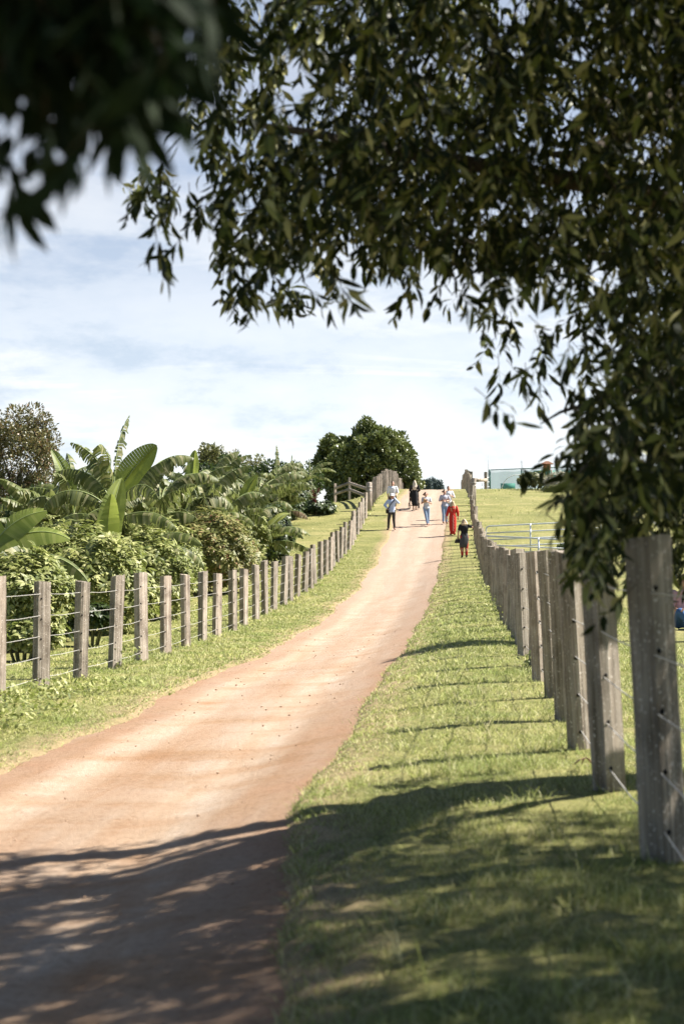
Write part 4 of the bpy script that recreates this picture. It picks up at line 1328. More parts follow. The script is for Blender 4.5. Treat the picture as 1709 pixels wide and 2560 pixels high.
def person(label, feet, H, heading, joints, skin=SKIN, group='people walking on the track', build=1.0):
    """feet: point on the ground; joints: overrides in fractions of H, the figure faces -Y before turning by heading"""
    t = thing('person', label, 'person', feet, heading, group)
    J = {'hipL': (.052, 0, .525), 'hipR': (-.052, 0, .525), 'kneeL': (.056, -.012, .285), 'kneeR': (-.056, -.012, .285), 'ankL': (.056, .004, .042), 'ankR': (-.056, .004, .042),
         'toeL': (.064, -.088, .014), 'toeR': (-.064, -.088, .014), 'shL': (.104, 0, .812), 'shR': (-.104, 0, .812), 'elL': (.135, .012, .64), 'elR': (-.135, .012, .64),
         'wrL': (.142, -.03, .492), 'wrR': (-.142, -.03, .492), 'head': (0, -.008, .932), 'neck': (0, .004, .862), 'chest': (0, 0, .76), 'waist': (0, 0, .63), 'pelvis': (0, 0, .54)}
    J.update(joints)
    J = {k: Vector(v) * H for k, v in J.items()}
    b = build

    def torso(mb, g, lo=0):
        rings = []
        for key, w, (rx, ry) in (('pelvis', -.05, (.075, .056)), ('pelvis', 0, (.09, .064)), ('waist', -.035, (.082, .058)), ('waist', .01, (.072, .052)), ('chest', -.05, (.083, .058)), ('chest', 0, (.094, .062)), ('chest', .04, (.1, .055)), ('neck', -.035, (.07, .042)), ('neck', -.01, (.034, .034))):
            c = J[key] + Vector((0, 0, w * H))
            rings.append((c, rx * H * b + g, ry * H * b + g))
        mb.loft(rings[lo:], 18)

    body = MB()
    torso(body, 0)
    body.capsule(J['neck'] - Vector((0, 0, .02 * H)), J['head'] - Vector((0, 0, .03 * H)), .033 * H, .03 * H)
    hd = J['head']
    body.ball(hd, .043 * H, .053 * H, .066 * H, 14)
    body.ball(hd + Vector((0, -.018, -.03)) * H, .033 * H, .036 * H, .036 * H, 10)          # jaw
    body.capsule(hd + Vector((0, -.05, .004)) * H, hd + Vector((0, -.064, -.014)) * H, .006 * H, .009 * H)   # nose
    for s in (-1, 1):
        body.ball(hd + Vector((s * .044, .004, -.006)) * H, .006 * H, .012 * H, .018 * H, 8)      # ear
    for s in 'LR':
        sg = 1 if s == 'L' else -1
        body.capsule(J['hip' + s], J['knee' + s], .05 * H * b, .033 * H * b)
        mid = J['knee' + s].lerp(J['ank' + s], .3) + Vector((0, .01 * H, 0))
        body.capsule(J['knee' + s], mid, .032 * H * b, .034 * H * b); body.capsule(mid, J['ank' + s], .034 * H * b, .021 * H)
        body.capsule(J['ank' + s], J['toe' + s] + Vector((0, 0, .006 * H)), .021 * H, .017 * H)
        body.capsule(J['sh' + s], J['el' + s], .029 * H * b, .023 * H * b)
        body.capsule(J['el' + s], J['wr' + s], .022 * H * b, .015 * H)
        # hand: palm, four unequal bent fingers, thumb from the side of the palm
        f = (J['wr' + s] - J['el' + s]).normalized()
        side = f.cross(Vector((0, -1, .2))).normalized()
        nrm = side.cross(f).normalized()
        w = J['wr' + s]
        pe = w + f * .05 * H
        for q in (-.012, 0, .012):
            body.capsule(w + side * q * H * .6, pe + side * q * H, .009 * H, .009 * H, 8)
        for q, ll in ((-.018, .036), (-.006, .042), (.006, .044), (.018, .038)):
            a = pe + side * q * H
            k1 = a + (f + nrm * .25).normalized() * ll * .5 * H
            k2 = k1 + (f + nrm * .8).normalized() * ll * .5 * H
            body.capsule(a, k1, .0052 * H, .0048 * H, 7); body.capsule(k1, k2, .0048 * H, .004 * H, 7)
        th = w + f * .018 * H + side * sg * .014 * H
        k1 = th + (f + side * sg * .8).normalized() * .024 * H
        body.capsule(th, k1, .0065 * H, .0055 * H, 7); body.capsule(k1, k1 + (f + nrm * .4).normalized() * .02 * H, .0055 * H, .0045 * H, 7)
    fused(body, .0085, skin, 'body', t, 2)
    # eyes and lips lie on the face
    e = MB()
    for s in (-1, 1):
        e.ball(hd + Vector((s * .017, -.0475, .004)) * H, .006 * H, .004 * H, .0042 * H, 6)
    e.build('eye', plain('eye', (.03, .025, .02), .2), t)
    e = MB(); e.ball(hd + Vector((0, -.0545, -.034)) * H, .013 * H, .004 * H, .004 * H, 6)
    e.build('mouth', plain('lip', (.36, .13, .11), .5), t)

    def sleeve(mb, s, to, g):
        mb.capsule(J['sh' + s], J['el' + s].lerp(J['sh' + s], max(0, .9 - to)) if to < 1 else J['el' + s], .033 * H * b + g, .029 * H * b + g)
        if to >= 1:
            mb.capsule(J['el' + s], J['el' + s].lerp(J['wr' + s], to - 1), .027 * H * b + g, .022 * H + g)

    def top(name, mat, sleeves, g=.012, hem=0.0):
        mb = MB(); torso(mb, g)
        if hem:
            c = J['pelvis']
            mb.loft([(c - Vector((0, 0, hem * H)), .098 * H * b + g, .07 * H * b + g), (c, .093 * H * b + g, .066 * H * b + g), (c + Vector((0, 0, .06 * H)), .08 * H * b, .06 * H * b)], 16)
        if sleeves:
            for s in 'LR':
                sleeve(mb, s, sleeves, g)
        return fused(mb, .013, mat, name, t, 3)

    def legs(name, mat, to=1.0, g=.011, flare=0.0):
        mb = MB()
        c = J['pelvis']
        mb.loft([(c - Vector((0, 0, .06 * H)), .07 * H * b, .055 * H * b), (c - Vector((0, 0, .03 * H)), .09 * H * b + g, .066 * H * b + g), (c + Vector((0, 0, .05 * H)), .084 * H * b + g, .06 * H * b + g)], 16)
        for s in 'LR':
            mb.capsule(J['hip' + s], J['knee' + s], .053 * H * b + g, .036 * H * b + g)
            if to > .5:
                e_ = J['knee' + s].lerp(J['ank' + s], (to - .5) * 2)
                mb.capsule(J['knee' + s], e_, .036 * H * b + g, .025 * H + g + flare)
        return fused(mb, .013, mat, name, t, 3)

    def shoes(mat, boot=0):
        for s in 'LR':
            mb = MB()
            mb.capsule(J['ank' + s] + Vector((0, .012, -.018)) * H, J['toe' + s], .022 * H, .019 * H)
            mb.capsule(J['ank' + s] + Vector((0, 0, -.01)) * H, J['ank' + s] + Vector((0, 0, .012 + boot)) * H, .026 * H, .026 * H)
            fused(mb, .011, mat, 'shoe', t, 2)

    def hair(mat, length=0.0, wide=1.0, back=1):
        """cap of hair, falling behind to length (fraction of H below the crown)"""
        mb = MB()
        mb.ball(hd + Vector((0, .012, .016)) * H, .05 * H * wide ** .5, .054 * H, .064 * H, 12)
        if length > 0:
            n = 9
            rings = []
            for i in range(n):
                f = i / (n - 1)
                z = hd.z + .045 * H - f * length * H
                wv = math.sin(f * 9) * .004 * H
                y = hd.y + (.022 + .035 * min(1, f * 1.6) + (.012 if f > .5 else 0)) * H
                r = (.045 + .036 * math.sin(min(f * 1.5, 1) * math.pi * .62)) * H * wide * (1 - .45 * max(0, f - .72) / .28)
                rings.append(((hd.x + wv, y, z), r, (.028 + .006 * math.sin(f * 3)) * H))
            mb.loft(rings[::-1], 22, wob=lambda a, i: 1 + .09 * math.sin(a * 7 + i * .9))
        o = fused(mb, .010, mat, 'hair', t, 2)
        return o

    return t, J, top, legs, shoes, hair


def dress_skirt(t, name, mat, rings, folds=9, amp=.05):
    mb = MB()
    mb.loft(rings, 40, wob=lambda a, i: 1 + amp * math.sin(a * folds + i * .35) * (1 - i / (len(rings) + 1)) + .02 * math.sin(a * 3 + 1))
    return mb.build(name, mat, t)


def px_h(n, D):
    return n / FPX * D


HAIR_BLOND = plain('blond hair', (.46, .33, .19), .5, var=.35, nscale=28, bump=.4)
HAIR_PALE = plain('pale blond hair', (.60, .50, .38), .5, var=.3, nscale=28, bump=.4)
HAIR_BROWN = plain('brown hair', (.09, .05, .03), .5, var=.3, nscale=28)

# 1 the one in the light blue shirt, right hand raised to the hat, facing the camera
f = hit(979, 1324.5)
H = px_h(89, f.y)
t, J, top, legs, shoes, hair = person('person in light blue shirt, white sun hat and dark trousers with one raised hand', f, H, R(-6),
    {'elR': (-.20, -.03, .69), 'wrR': (-.125, -.10, .60), 'elL': (.19, -.03, .76), 'wrL': (.07, -.085, .885), 'ankR': (-.10, .01, .042), 'toeR': (-.125, -.07, .014), 'kneeR': (-.085, -.01, .285), 'ankL': (.075, 0, .042), 'toeL': (.095, -.085, .014)}, SKIN2)
top('shirt', cloth('light blue cotton', (.50, .58, .76)), 1.85, .018, .05)
legs('trousers', cloth('charcoal cotton', (.05, .045, .04)), .97, .012)
shoes(cloth('dark leather', (.04, .03, .025)))
hair(HAIR_BROWN)
hd = J['head']
mb = MB()
mb.loft([((0, hd.y, hd.z + .012 * H), .092 * H, .10 * H), ((0, hd.y, hd.z + .022 * H), .095 * H, .104 * H), ((0, hd.y, hd.z + .03 * H), .06 * H, .066 * H), ((0, hd.y, hd.z + .07 * H), .053 * H, .06 * H), ((0, hd.y, hd.z + .088 * H), .03 * H, .036 * H), ((0, hd.y, hd.z + .09 * H), .002, .002)], 22)
mb.build('sun_hat', cloth('white straw', (.72, .66, .62)), t)
bag = thing('crossbody_bag', 'small dark bag hanging from a strap over the light blue shirt', 'bag', f + Vector((0, 0, 0)), R(-6))
mb = MB(); mb.box((-.125 * H, -.03 * H, .515 * H), .07 * H, .10 * H, .115 * H, .3)
mb.build('pouch', cloth('black leather', (.02, .018, .018)), bag, bevel=.015)
mb = MB(); mb.tube([(-.12 * H, -.05 * H, .57 * H), (-.07 * H, -.088 * H, .66 * H), (0, -.094 * H, .745 * H), (.06 * H, -.078 * H, .82 * H), (.072 * H, -.0 * H, .872 * H), (.0, .088 * H, .76 * H), (-.1 * H, .07 * H, .62 * H), (-.125 * H, 0, .57 * H)], .011 * H, 6)
mb.build('strap', cloth('black leather', (.02, .018, .018)), bag)

# 2 white T-shirt, dark shorts, behind
f = hit(981, 1288)
H = px_h(85, f.y)
t, J, top, legs, shoes, hair = person('person in white T-shirt and dark shorts, half hidden behind the light blue shirt', f, H, R(4),
    {'elR': (-.145, .01, .64), 'wrR': (-.135, -.05, .50), 'elL': (.15, -.0, .65), 'wrL': (.115, -.09, .60)}, SKIN, build=1.08)
top('shirt', cloth('white cotton', (.70, .70, .72)), .8, .018, .04)
legs('shorts', cloth('black cotton', (.02, .02, .022)), .5, .02)
shoes(cloth('dark leather', (.04, .03, .025)))
hair(HAIR_BROWN)

# 3 black dress, pale hair, pushing a stroller away up the hill
f = hit(1036, 1274.5)
H = px_h(72.5, f.y)
t, J, top, legs, shoes, hair = person('person with pale blond hair in a long black dress pushing a stroller uphill', f, H, R(176),
    {'elL': (.16, -.06, .68), 'wrL': (.09, -.18, .63), 'elR': (-.16, -.06, .68), 'wrR': (-.09, -.18, .63), 'kneeL': (.05, -.05, .29), 'ankL': (.05, -.06, .042), 'toeL': (.05, -.15, .014), 'ankR': (-.04, .07, .06), 'toeR': (-.04, .0, .014)})
black = cloth('black crepe', (.018, .018, .02))
top('bodice', black, 1.8, .022)
dress_skirt(t, 'skirt', black, [((-.01 * H, .02 * H, .13 * H), .098 * H, .10 * H), ((0, .015 * H, .25 * H), .105 * H, .10 * H), ((0, .008 * H, .40 * H), .112 * H, .095 * H), ((0, 0, .52 * H), .108 * H, .084 * H), ((0, 0, .62 * H), .085 * H, .068 * H), ((0, 0, .66 * H), .06 * H, .05 * H)])
shoes(cloth('tan sandal', (.30, .18, .11)))
hair(HAIR_PALE, .30, .95)
# stroller
s0 = f + Vector((.0, .62, 0)); s0.z = gz(s0.x, s0.y)
st = thing('stroller', 'dark baby stroller pushed up the track in front of the black dress', 'stroller', s0, R(176))
dk = cloth('dark frame', (.035, .03, .03))
for sx, sy, r in ((-.27, .22, .13), (.27, .22, .13), (-.20, -.42, .10), (.20, -.42, .10)):
    mb = MB()
    mb.tube([(sx + .0, sy + r * math.cos(a), r + r * math.sin(a)) for a in np.linspace(0, 2 * math.pi, 19)], .024, 6, cap=False)
    w = mb.build('wheel', cloth('tyre rubber', (.03, .028, .028)), st)
    mb = MB(); mb.tube([(sx - .02, sy, r), (sx + .02, sy, r)], r * .72, 14)
    mb.build('rim', cloth('tan hub', (.24, .12, .09)), w)
mb = MB()
for sx in (-.25, .25):
    mb.tube([(sx, .22, .14), (sx * .95, -.02, .55), (sx * .9, .42, 1.02)], .016, 6)
    mb.tube([(sx * .8, -.42, .11), (sx * .92, .0, .52)], .016, 6)
mb.tube([(-.225, .42, 1.02), (.225, .42, 1.02)], .018, 6)
mb.tube([(-.27, .22, .14), (.27, .22, .14)], .012, 6)
mb.build('frame', dk, st)
mb = MB(); mb.loft([((0, -.12, .36), .17, .28), ((0, -.10, .42), .21, .32), ((0, -.05, .58), .22, .33), ((0, -.05, .6), .19, .30), ((0, -.08, .46), .16, .25)], 18)
mb.build('seat', cloth('brown canvas', (.10, .06, .05)), st)
mb = MB()
mb.loft([((0, .05, .58), .23, .2), ((0, .03, .74), .23, .22), ((0, .0, .88), .2, .2), ((0, -.02, .95), .10, .1), ((0, -.02, .96), .01, .01)], 16)
mb.build('hood', cloth('black crepe', (.018, .018, .02)), st)

# 4 grey-white top and jeans, holding something tan, walking to the camera
f = hit(1065, 1313.5)
H = px_h(83, f.y)
t, J, top, legs, shoes, hair = person('person in pale grey top and light jeans walking downhill, legs crossing, hugging a tan bundle', f, H, R(10),
    {'kneeR': (-.02, -.04, .285), 'ankR': (.02, -.05, .042), 'toeR': (.015, -.14, .014), 'kneeL': (.06, .005, .285), 'ankL': (.075, .06, .06), 'toeL': (.085, -.02, .014),
     'elR': (-.15, -.03, .66), 'wrR': (-.06, -.12, .73), 'elL': (.15, -.02, .66), 'wrL': (.02, -.13, .70), 'head': (-.02, -.02, .93)}, SKIN)
top('top', cloth('pale grey jersey', (.50, .52, .55)), .45, .014, .03)
legs('jeans', cloth('light denim', (.22, .30, .42)), .97, .012)
shoes(cloth('tan sandal', (.30, .18, .11)))
hair(HAIR_BROWN, .08)
bd = thing('tan_bundle', 'tan furry bundle held against the pale grey top', 'bundle', f, R(10))
mb = MB(); mb.ball((-.06 * H, -.125 * H, .745 * H), .06 * H, .045 * H, .05 * H); mb.ball((-.10 * H, -.13 * H, .775 * H), .034 * H, .034 * H, .034 * H)
mb.capsule((-.03 * H, -.12 * H, .72 * H), (-.10 * H, -.12 * H, .70 * H), .025 * H, .02 * H)
fused(mb, .012, plain('tan fur', (.38, .24, .13), .9, var=.3, nscale=30), 'fur', bd, 2)

# 5 lilac grey top and jeans
f = hit(1110.5, 1308.5)
H = px_h(83.5, f.y)
t, J, top, legs, shoes, hair = person('person in lilac grey top and blue jeans with folded arms, close beside the white shirt', f, H, R(14),
    {'elR': (-.155, -.0, .67), 'wrR': (.02, -.115, .70), 'elL': (.16, -.02, .69), 'wrL': (.0, -.12, .66), 'ankL': (.07, .03, .042), 'toeL': (.08, -.05, .014), 'kneeR': (-.045, -.03, .285), 'ankR': (-.05, -.03, .042), 'toeR': (-.055, -.115, .014)}, SKIN)
top('top', cloth('lilac grey jersey', (.42, .41, .48)), .8, .014, .03)
legs('jeans', cloth('blue denim', (.20, .28, .41)), .97, .013)
shoes(cloth('tan sandal', (.30, .18, .11)))
hair(HAIR_BROWN, .05)

# 6 white shirt just behind
f = hit(1120.5, 1298)
H = px_h(82.5, f.y)
t, J, top, legs, shoes, hair = person('person in white shirt and pale trousers walking just behind the lilac grey top', f, H, R(10),
    {'elL': (.165, -.01, .67), 'wrL': (.06, -.11, .70), 'elR': (-.15, -.02, .66), 'wrR': (-.08, -.09, .55), 'kneeL': (.06, -.03, .285)}, SKIN, build=1.08)
top('shirt', cloth('white linen', (.70, .69, .70)), .9, .018, .05)
legs('trousers', cloth('pale chino', (.50, .52, .58)), .97, .014)
shoes(cloth('tan sandal', (.30, .18, .11)))
hair(HAIR_BROWN)

# 7 red dress, long wavy hair, from behind
f = hit(1131, 1338.5)
H = px_h(86, f.y)
t, J, top, legs, shoes, hair = person('person in long red dress with wavy blond hair down the back, walking uphill', f, H, R(184),
    {'elL': (.15, .0, .65), 'wrL': (.165, -.05, .53), 'elR': (-.15, .0, .65), 'wrR': (-.16, -.03, .53), 'head': (0, -.03, .925)})
red = cloth('red cotton', (.50, .035, .025))
top('bodice', red, 1.55, .022)
sk = dress_skirt(t, 'skirt', red, [((.01 * H, .0, .035 * H), .085 * H, .085 * H), ((.0, 0, .09 * H), .072 * H, .072 * H), ((0, 0, .12 * H), .088 * H, .082 * H), ((0, 0, .28 * H), .10 * H, .088 * H), ((0, 0, .42 * H), .104 * H, .086 * H), ((0, 0, .53 * H), .104 * H, .08 * H), ((0, 0, .62 * H), .088 * H, .07 * H), ((0, 0, .66 * H), .06 * H, .05 * H)], 11, .06)
mb = MB()
for i in range(16):
    z = (.14 + .028 * i) * H
    mb.ball((.012 * H * math.sin(i * 2.1), .092 * H + .006 * H * math.sin(i), z), .012 * H, .01 * H, .010 * H, 6)
mb.build('lace_trim', cloth('pale lace', (.60, .42, .36)), t)
shoes(cloth('dark leather', (.04, .03, .025)))
hair(HAIR_BLOND, .30, 1.08)

# 8 black top, grey wrap, red leggings, seen from behind, one arm out
f = hit(1160, 1394)
H = px_h(98, f.y)
t, J, top, legs, shoes, hair = person('person in black top and grey wrap over red leggings, one elbow out toward the fence', f, H, R(182),
    {'elR': (-.20, .0, .775), 'wrR': (-.165, -.11, .80), 'elL': (.15, .0, .67), 'wrL': (.15, -.05, .54), 'head': (.0, -.05, .915), 'neck': (0, -.01, .86), 'ankL': (.055, .0, .042), 'toeL': (.065, -.085, .014)}, SKIN, build=1.06)
top('top', cloth('black jersey', (.02, .02, .022)), .55, .014)
legs('leggings', cloth('red leggings', (.42, .022, .028)), .93, .012)
mb = MB()
mb.loft([((.035 * H, .01 * H, .25 * H), .085 * H, .065 * H), ((.02 * H, .01 * H, .34 * H), .105 * H, .078 * H), ((0, .008 * H, .46 * H), .112 * H, .085 * H), ((0, 0, .55 * H), .106 * H, .08 * H), ((0, 0, .61 * H), .088 * H, .066 * H), ((0, 0, .63 * H), .07 * H, .05 * H)], 36, wob=lambda a, i: 1 + .06 * math.sin(a * 5 + i * .6))
mb.build('wrap', cloth('dark grey silk', (.07, .07, .075)), t)
shoes(cloth('black boot', (.015, .015, .017)), .04)
hair(HAIR_BLOND, .17, 1.05)
hb = thing('handbag', 'dark handbag with a hanging strap held beside the grey wrap', 'bag', f, R(182))
mb = MB(); mb.loft([((.17 * H, -.05 * H, .37 * H), .075 * H, .035 * H), ((.17 * H, -.05 * H, .42 * H), .07 * H, .035 * H), ((.165 * H, -.05 * H, .47 * H), .05 * H, .02 * H)], 14)
mb.build('bag_body', cloth('dark canvas', (.045, .042, .042)), hb)
mb = MB(); mb.tube([(.12 * H, -.05 * H, .46 * H), (.14 * H, -.05 * H, .53 * H), (.16 * H, -.05 * H, .53 * H), (.2 * H, -.05 * H, .46 * H)], .006 * H, 6)
mb.tube([(.10 * H, -.05 * H, .40 * H), (.105 * H, -.04 * H, .28 * H), (.085 * H, -.04 * H, .18 * H)], .012 * H, 6)
mb.build('strap', cloth('dark canvas', (.045, .042, .042)), hb)

# 9 somebody seated on the grass at the picture's edge, beyond the near fence
f = on_ground(1709, 23.5)
H = 1.68
t, J, top, legs, shoes, hair = person('person in blue jeans seated on the paddock grass beyond the near fence posts', f, H, R(12),
    {'pelvis': (0, .05, .07), 'waist': (0, .06, .16), 'chest': (0, .03, .29), 'neck': (0, .0, .395), 'head': (0, -.02, .465), 'hipL': (.055, .03, .06), 'hipR': (-.055, .03, .06), 'kneeL': (.10, -.17, .20), 'kneeR': (-.12, -.15, .17), 'ankL': (.03, -.27, .035), 'ankR': (-.03, -.25, .03), 'toeL': (.04, -.35, .02), 'toeR': (-.06, -.33, .02),
     'shL': (.104, .03, .345), 'shR': (-.104, .03, .345), 'elL': (.15, -.03, .20), 'wrL': (.10, -.14, .22), 'elR': (-.16, -.02, .20), 'wrR': (-.13, -.14, .19)}, SKIN, group=None)
top('top', cloth('rose cotton', (.50, .30, .30)), .8, .014)
legs('jeans', cloth('dark denim', (.06, .12, .26)), .97, .013)
shoes(cloth('dark leather', (.04, .03, .025)))
hair(HAIR_BROWN, .12)

# ------------------------------------------------------------------ netting enclosure, nest box and masts at the lawn top
def netting():
    m, nt = new_mat('shade netting')
    tc = N(nt, 'ShaderNodeTexCoord')
    w = N(nt, 'ShaderNodeTexWave', Scale=6.0, Distortion=1.5); L(nt, tc.outputs['Object'], w.inputs['Vector'])
    rr = ramp(nt, [(0, (.05, .15, .135)), (1, (.08, .21, .19))]); L(nt, w.outputs[0], rr.inputs[0])
    d = N(nt, 'ShaderNodeBsdfDiffuse'); L(nt, rr.outputs[0], d.inputs['Color'])
    tl = N(nt, 'ShaderNodeBsdfTranslucent', Color=(.22, .40, .37, 1)); tr = N(nt, 'ShaderNodeBsdfTransparent')
    a = N(nt, 'ShaderNodeMixShader'); a.inputs[0].default_value = .5; L(nt, d.outputs[0], a.inputs[1]); L(nt, tl.outputs[0], a.inputs[2])
    b = N(nt, 'ShaderNodeMixShader'); b.inputs[0].default_value = .62; L(nt, a.outputs[0], b.inputs[1]); L(nt, tr.outputs[0], b.inputs[2])
    o = N(nt, 'ShaderNodeOutputMaterial'); L(nt, b.outputs[0], o.inputs[0])
    return m


Dn = 101
a, b = at(1223, 1175, Dn), at(1470, 1163, Dn - 1)
gl = gz(a.x, a.y)
t = thing('net_enclosure', 'teal green shade net enclosure with dark posts on top of the lawn', 'enclosure', (a.x, a.y, gl))
ha, hb_ = a.z - gl, b.z - gl
W = b.x - a.x
green = plain('green post', (.03, .11, .09), .6)
nm = netting()
nx = 30
V, F = [], []
for j, y in enumerate((0, 2.6)):
    o_ = len(V)
    for i in range(nx + 1):
        f_ = i / nx
        sag = .05 * math.sin(f_ * math.pi * 5) ** 2
        V += [(W * f_, y + .04 * math.sin(i), -.1), (W * f_, y + .03 * math.sin(i * 1.7), (ha + (hb_ - ha) * f_) - sag)]
    F += [(o_ + 2 * i, o_ + 2 * i + 2, o_ + 2 * i + 3, o_ + 2 * i + 1) for i in range(nx)]
    mb = MB(); mb.add(V[o_:], [tuple(k - o_ for k in q) for q in F[-nx:]]); mb.build('net', nm, t)
for f_, y in ((0, 0), (.33, 0), (.62, 0), (.85, 0), (1, 0), (0, 2.6), (1, 2.6)):
    MB().tube([(W * f_, y - .05, -.2), (W * f_, y - .05, ha + (hb_ - ha) * f_ + .03)], .07 if f_ == 0 else .045, 8).build('post', green, t)
MB().tube([(0, -.05, ha), (W, -.05, hb_)], .03, 6).build('top_rail', green, t)
solid = plain('green canvas', (.03, .22, .17), .7)
for f0, f1, z0, z1 in ((.46, .72, .52, 1.0), (.75, 1.0, .45, 1.0), (.12, .27, .0, .36)):
    mb = MB(); mb.box((W * (f0 + f1) / 2, .35, ha * (z0 + z1) / 2), W * (f1 - f0), .03, ha * (z1 - z0) * .96)
    mb.build('canvas_panel', solid, t)
mb = MB(); mb.tube([(W * .12 + 1.1 - 1.1 * math.cos(q), -.35, .75 * ha * math.sin(q)) for q in np.linspace(0, math.pi, 15)], .025, 6)
t2 = thing('hoop', 'thin white garden hoop arching in front of the green netting', 'hoop', (a.x, a.y, gl))
mb.build('arch', plain('white pipe', (.7, .72, .72), .5), t2)

# nest box on its pole
bx = at(1366, 1175, 93)
g = on_ground(1378, 93)
t = thing('nest_box', 'small orange brown wooden nest box with a sloping roof on a post with a brace', 'nest box', (bx.x, 93, g.z))
z = bx.z - g.z
br = plain('orange timber', (.34, .15, .075), .7, var=.25)
mb = MB(); mb.loft([((0, 0, z), .16, .16), ((0, 0, z + .1), .24, .2), ((0, 0, z + .42), .26, .22)], 4)
mb.build('box', br, t, smooth=False)
mb = MB(); mb.add([(-.42, -.34, z + .38), (.42, -.34, z + .38), (.42, .34, z + .38), (-.42, .34, z + .38), (-.1, -.1, z + .58), (.1, -.1, z + .58), (.1, .1, z + .58), (-.1, .1, z + .58)], [(3, 2, 1, 0), (4, 5, 6, 7), (0, 1, 5, 4), (1, 2, 6, 5), (2, 3, 7, 6), (3, 0, 4, 7)])
mb.build('roof', plain('brown roof', (.2, .09, .05), .8), t, smooth=False)
MB().tube([(.3, .05, -.2), (.3, .05, z - .02), (.05, .05, z + .03)], .05, 8).build('pole', M['wood'], t)
MB().tube([(-.42, .0, .25), (-.05, .0, z + .02)], .035, 6).build('brace', M['wood'], t)
for px, y0, D, lab in ((1220, 1136, 103, 'thin pale mast standing by the corner of the green netting'), (1354, 1128, 106, 'thin pale mast rising behind the wooden nest box')):
    g = on_ground(px, D); hh = at(px, y0, D).z - g.z
    t = thing('mast', lab, 'mast', g, 0, 'thin masts behind the netting')
    MB().tube([(0, 0, -.2), (0, 0, hh * .6), (.02, 0, hh)], [.03, .022, .012], 6).build('pole', plain('grey mast', (.45, .47, .48), .5), t)
    MB().tube([(0, 0, -.1), (0, 0, .35)], .05, 8).build('socket', plain('mast foot', (.3, .3, .3), .6), t)

# ------------------------------------------------------------------ light, sky, camera
SUN_EL, SUN_AZ = R(46), math.atan2(.975, .22)      # azimuth from +Y towards +X
sun = bpy.data.lights.new('sun', 'SUN'); sun.energy = 5.0; sun.angle = R(.53); sun.color = (1, .945, .86)
so = bpy.data.objects.new('sun', sun); COL.objects.link(so)
to_sun = Vector((math.sin(SUN_AZ) * math.cos(SUN_EL), math.cos(SUN_AZ) * math.cos(SUN_EL), math.sin(SUN_EL)))
so.rotation_euler = to_sun.to_track_quat('Z', 'Y').to_euler()
so.location = to_sun * 60

w = bpy.data.worlds.new('World'); SC.world = w; w.use_nodes = True
nt = w.node_tree; nt.nodes.clear()
sky = N(nt, 'ShaderNodeTexSky', sky_type='NISHITA', sun_disc=False, sun_elevation=SUN_EL, sun_rotation=SUN_AZ, air_density=.75, dust_density=.35, ozone_density=1.0, altitude=900.0)
tc = N(nt, 'ShaderNodeTexCoord')
sep = N(nt, 'ShaderNodeSeparateXYZ'); L(nt, tc.outputs['Generated'], sep.inputs[0])
zc = N(nt, 'ShaderNodeMath', operation='MAXIMUM'); L(nt, sep.outputs[2], zc.inputs[0]); zc.inputs[1].default_value = 0
za = N(nt, 'ShaderNodeMath', operation='ADD'); L(nt, zc.outputs[0], za.inputs[0]); za.inputs[1].default_value = .10
dv = N(nt, 'ShaderNodeVectorMath', operation='DIVIDE'); L(nt, tc.outputs['Generated'], dv.inputs[0])
cb = N(nt, 'ShaderNodeCombineXYZ'); L(nt, za.outputs[0], cb.inputs[0]); L(nt, za.outputs[0], cb.inputs[1]); cb.inputs[2].default_value = 1
L(nt, cb.outputs[0], dv.inputs[1])
mp = N(nt, 'ShaderNodeMapping'); mp.inputs['Scale'].default_value = (.55, 1.15, 0); mp.inputs['Rotation'].default_value = (0, 0, .12); mp.inputs['Location'].default_value = (2.2, .7, 0); L(nt, dv.outputs[0], mp.inputs[0])
n1 = N(nt, 'ShaderNodeTexNoise', Scale=1.0, Detail=7.0, Roughness=.55, Distortion=.6); L(nt, mp.outputs[0], n1.inputs['Vector'])
r1 = ramp(nt, [(.33, (0, 0, 0)), (.55, (1, 1, 1))]); L(nt, n1.outputs[0], r1.inputs[0])
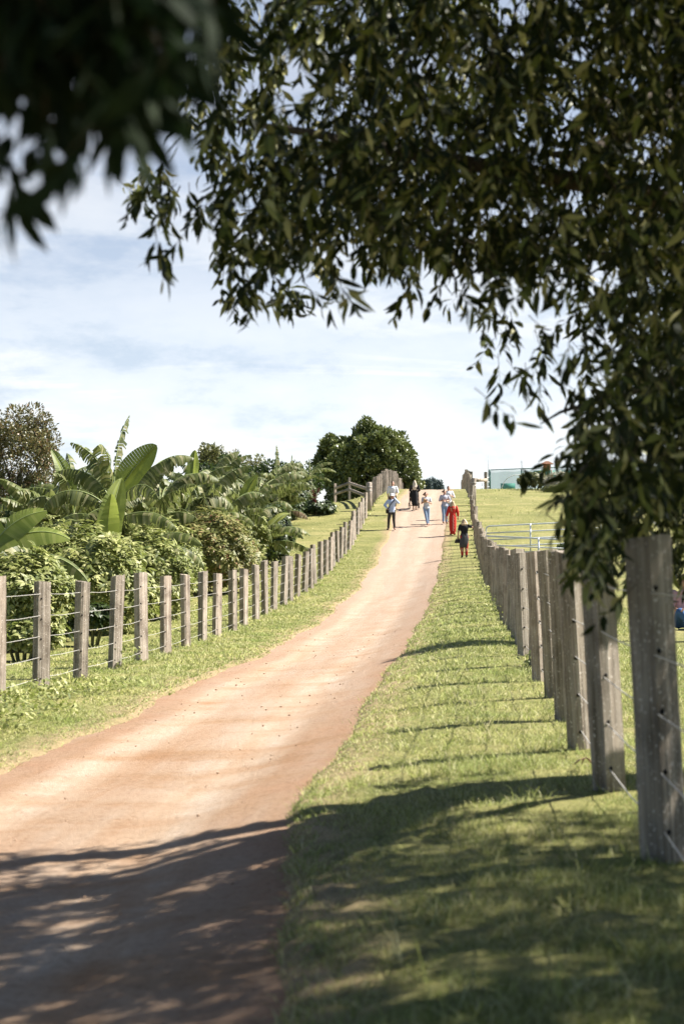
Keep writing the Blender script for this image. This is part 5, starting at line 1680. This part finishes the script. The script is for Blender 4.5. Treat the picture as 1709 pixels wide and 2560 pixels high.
# puffier grey shading low down
mp2 = N(nt, 'ShaderNodeMapping'); mp2.inputs['Scale'].default_value = (9, 9, 22); mp2.inputs['Location'].default_value = (1.3, 0, .4); L(nt, tc.outputs['Generated'], mp2.inputs[0])
n2 = N(nt, 'ShaderNodeTexNoise', Scale=1.0, Detail=7.0, Roughness=.6); L(nt, mp2.outputs[0], n2.inputs['Vector'])
r2 = ramp(nt, [(.36, (5.6, 6.0, 6.3)), (.48, (7.6, 7.65, 7.5)), (.62, (8.3, 8.2, 7.85))]); L(nt, n2.outputs[0], r2.inputs[0])
cl = N(nt, 'ShaderNodeMapRange'); cl.inputs[1].default_value = .0; cl.inputs[2].default_value = .5; cl.inputs[3].default_value = 1.0; cl.inputs[4].default_value = .05; L(nt, sep.outputs[2], cl.inputs[0])
fm = N(nt, 'ShaderNodeMath', operation='MULTIPLY'); L(nt, r1.outputs[0], fm.inputs[0]); L(nt, cl.outputs[0], fm.inputs[1])
bs = N(nt, 'ShaderNodeMapRange'); bs.inputs[1].default_value = .0; bs.inputs[2].default_value = .45; bs.inputs[3].default_value = .86; bs.inputs[4].default_value = .0; L(nt, sep.outputs[2], bs.inputs[0])
fx = N(nt, 'ShaderNodeMath', operation='MAXIMUM'); L(nt, fm.outputs[0], fx.inputs[0]); L(nt, bs.outputs[0], fx.inputs[1])
ah = N(nt, 'ShaderNodeMapRange'); ah.inputs[1].default_value = -.25; ah.inputs[2].default_value = .6; ah.inputs[3].default_value = .0; ah.inputs[4].default_value = 1.0; L(nt, sep.outputs[1], ah.inputs[0])
fa = N(nt, 'ShaderNodeMath', operation='MULTIPLY'); L(nt, fx.outputs[0], fa.inputs[0]); L(nt, ah.outputs[0], fa.inputs[1])
c = mixc(nt, fa.outputs[0], sky.outputs[0], r2.outputs[0])
bg = N(nt, 'ShaderNodeBackground', Strength=.055); L(nt, c, bg.inputs['Color'])
o = N(nt, 'ShaderNodeOutputWorld'); L(nt, bg.outputs[0], o.inputs[0])

cam = bpy.data.cameras.new('camera')
cam.sensor_fit = 'VERTICAL'; cam.sensor_height = 36.0; cam.sensor_width = 24.0
cam.lens = FPX / 2560 * 36.0
cam.clip_start = .05; cam.clip_end = 4000
cam.dof.use_dof = True; cam.dof.focus_distance = 30.0; cam.dof.aperture_fstop = cam.lens / 1000 / .0185
cam.dof.aperture_blades = 7
co = bpy.data.objects.new('camera', cam); COL.objects.link(co)
co.location = (0, 0, EYE); co.rotation_euler = (R(90) + PITCH, 0, 0)
SC.camera = co

SC.view_settings.view_transform = 'Standard'; SC.view_settings.look = 'None'
SC.view_settings.exposure = 1.5; SC.view_settings.gamma = 1.0
SC.cycles.use_denoising = True
SC.cycles.max_bounces = 8; SC.cycles.transparent_max_bounces = 12
SC.cycles.sample_clamp_indirect = 6
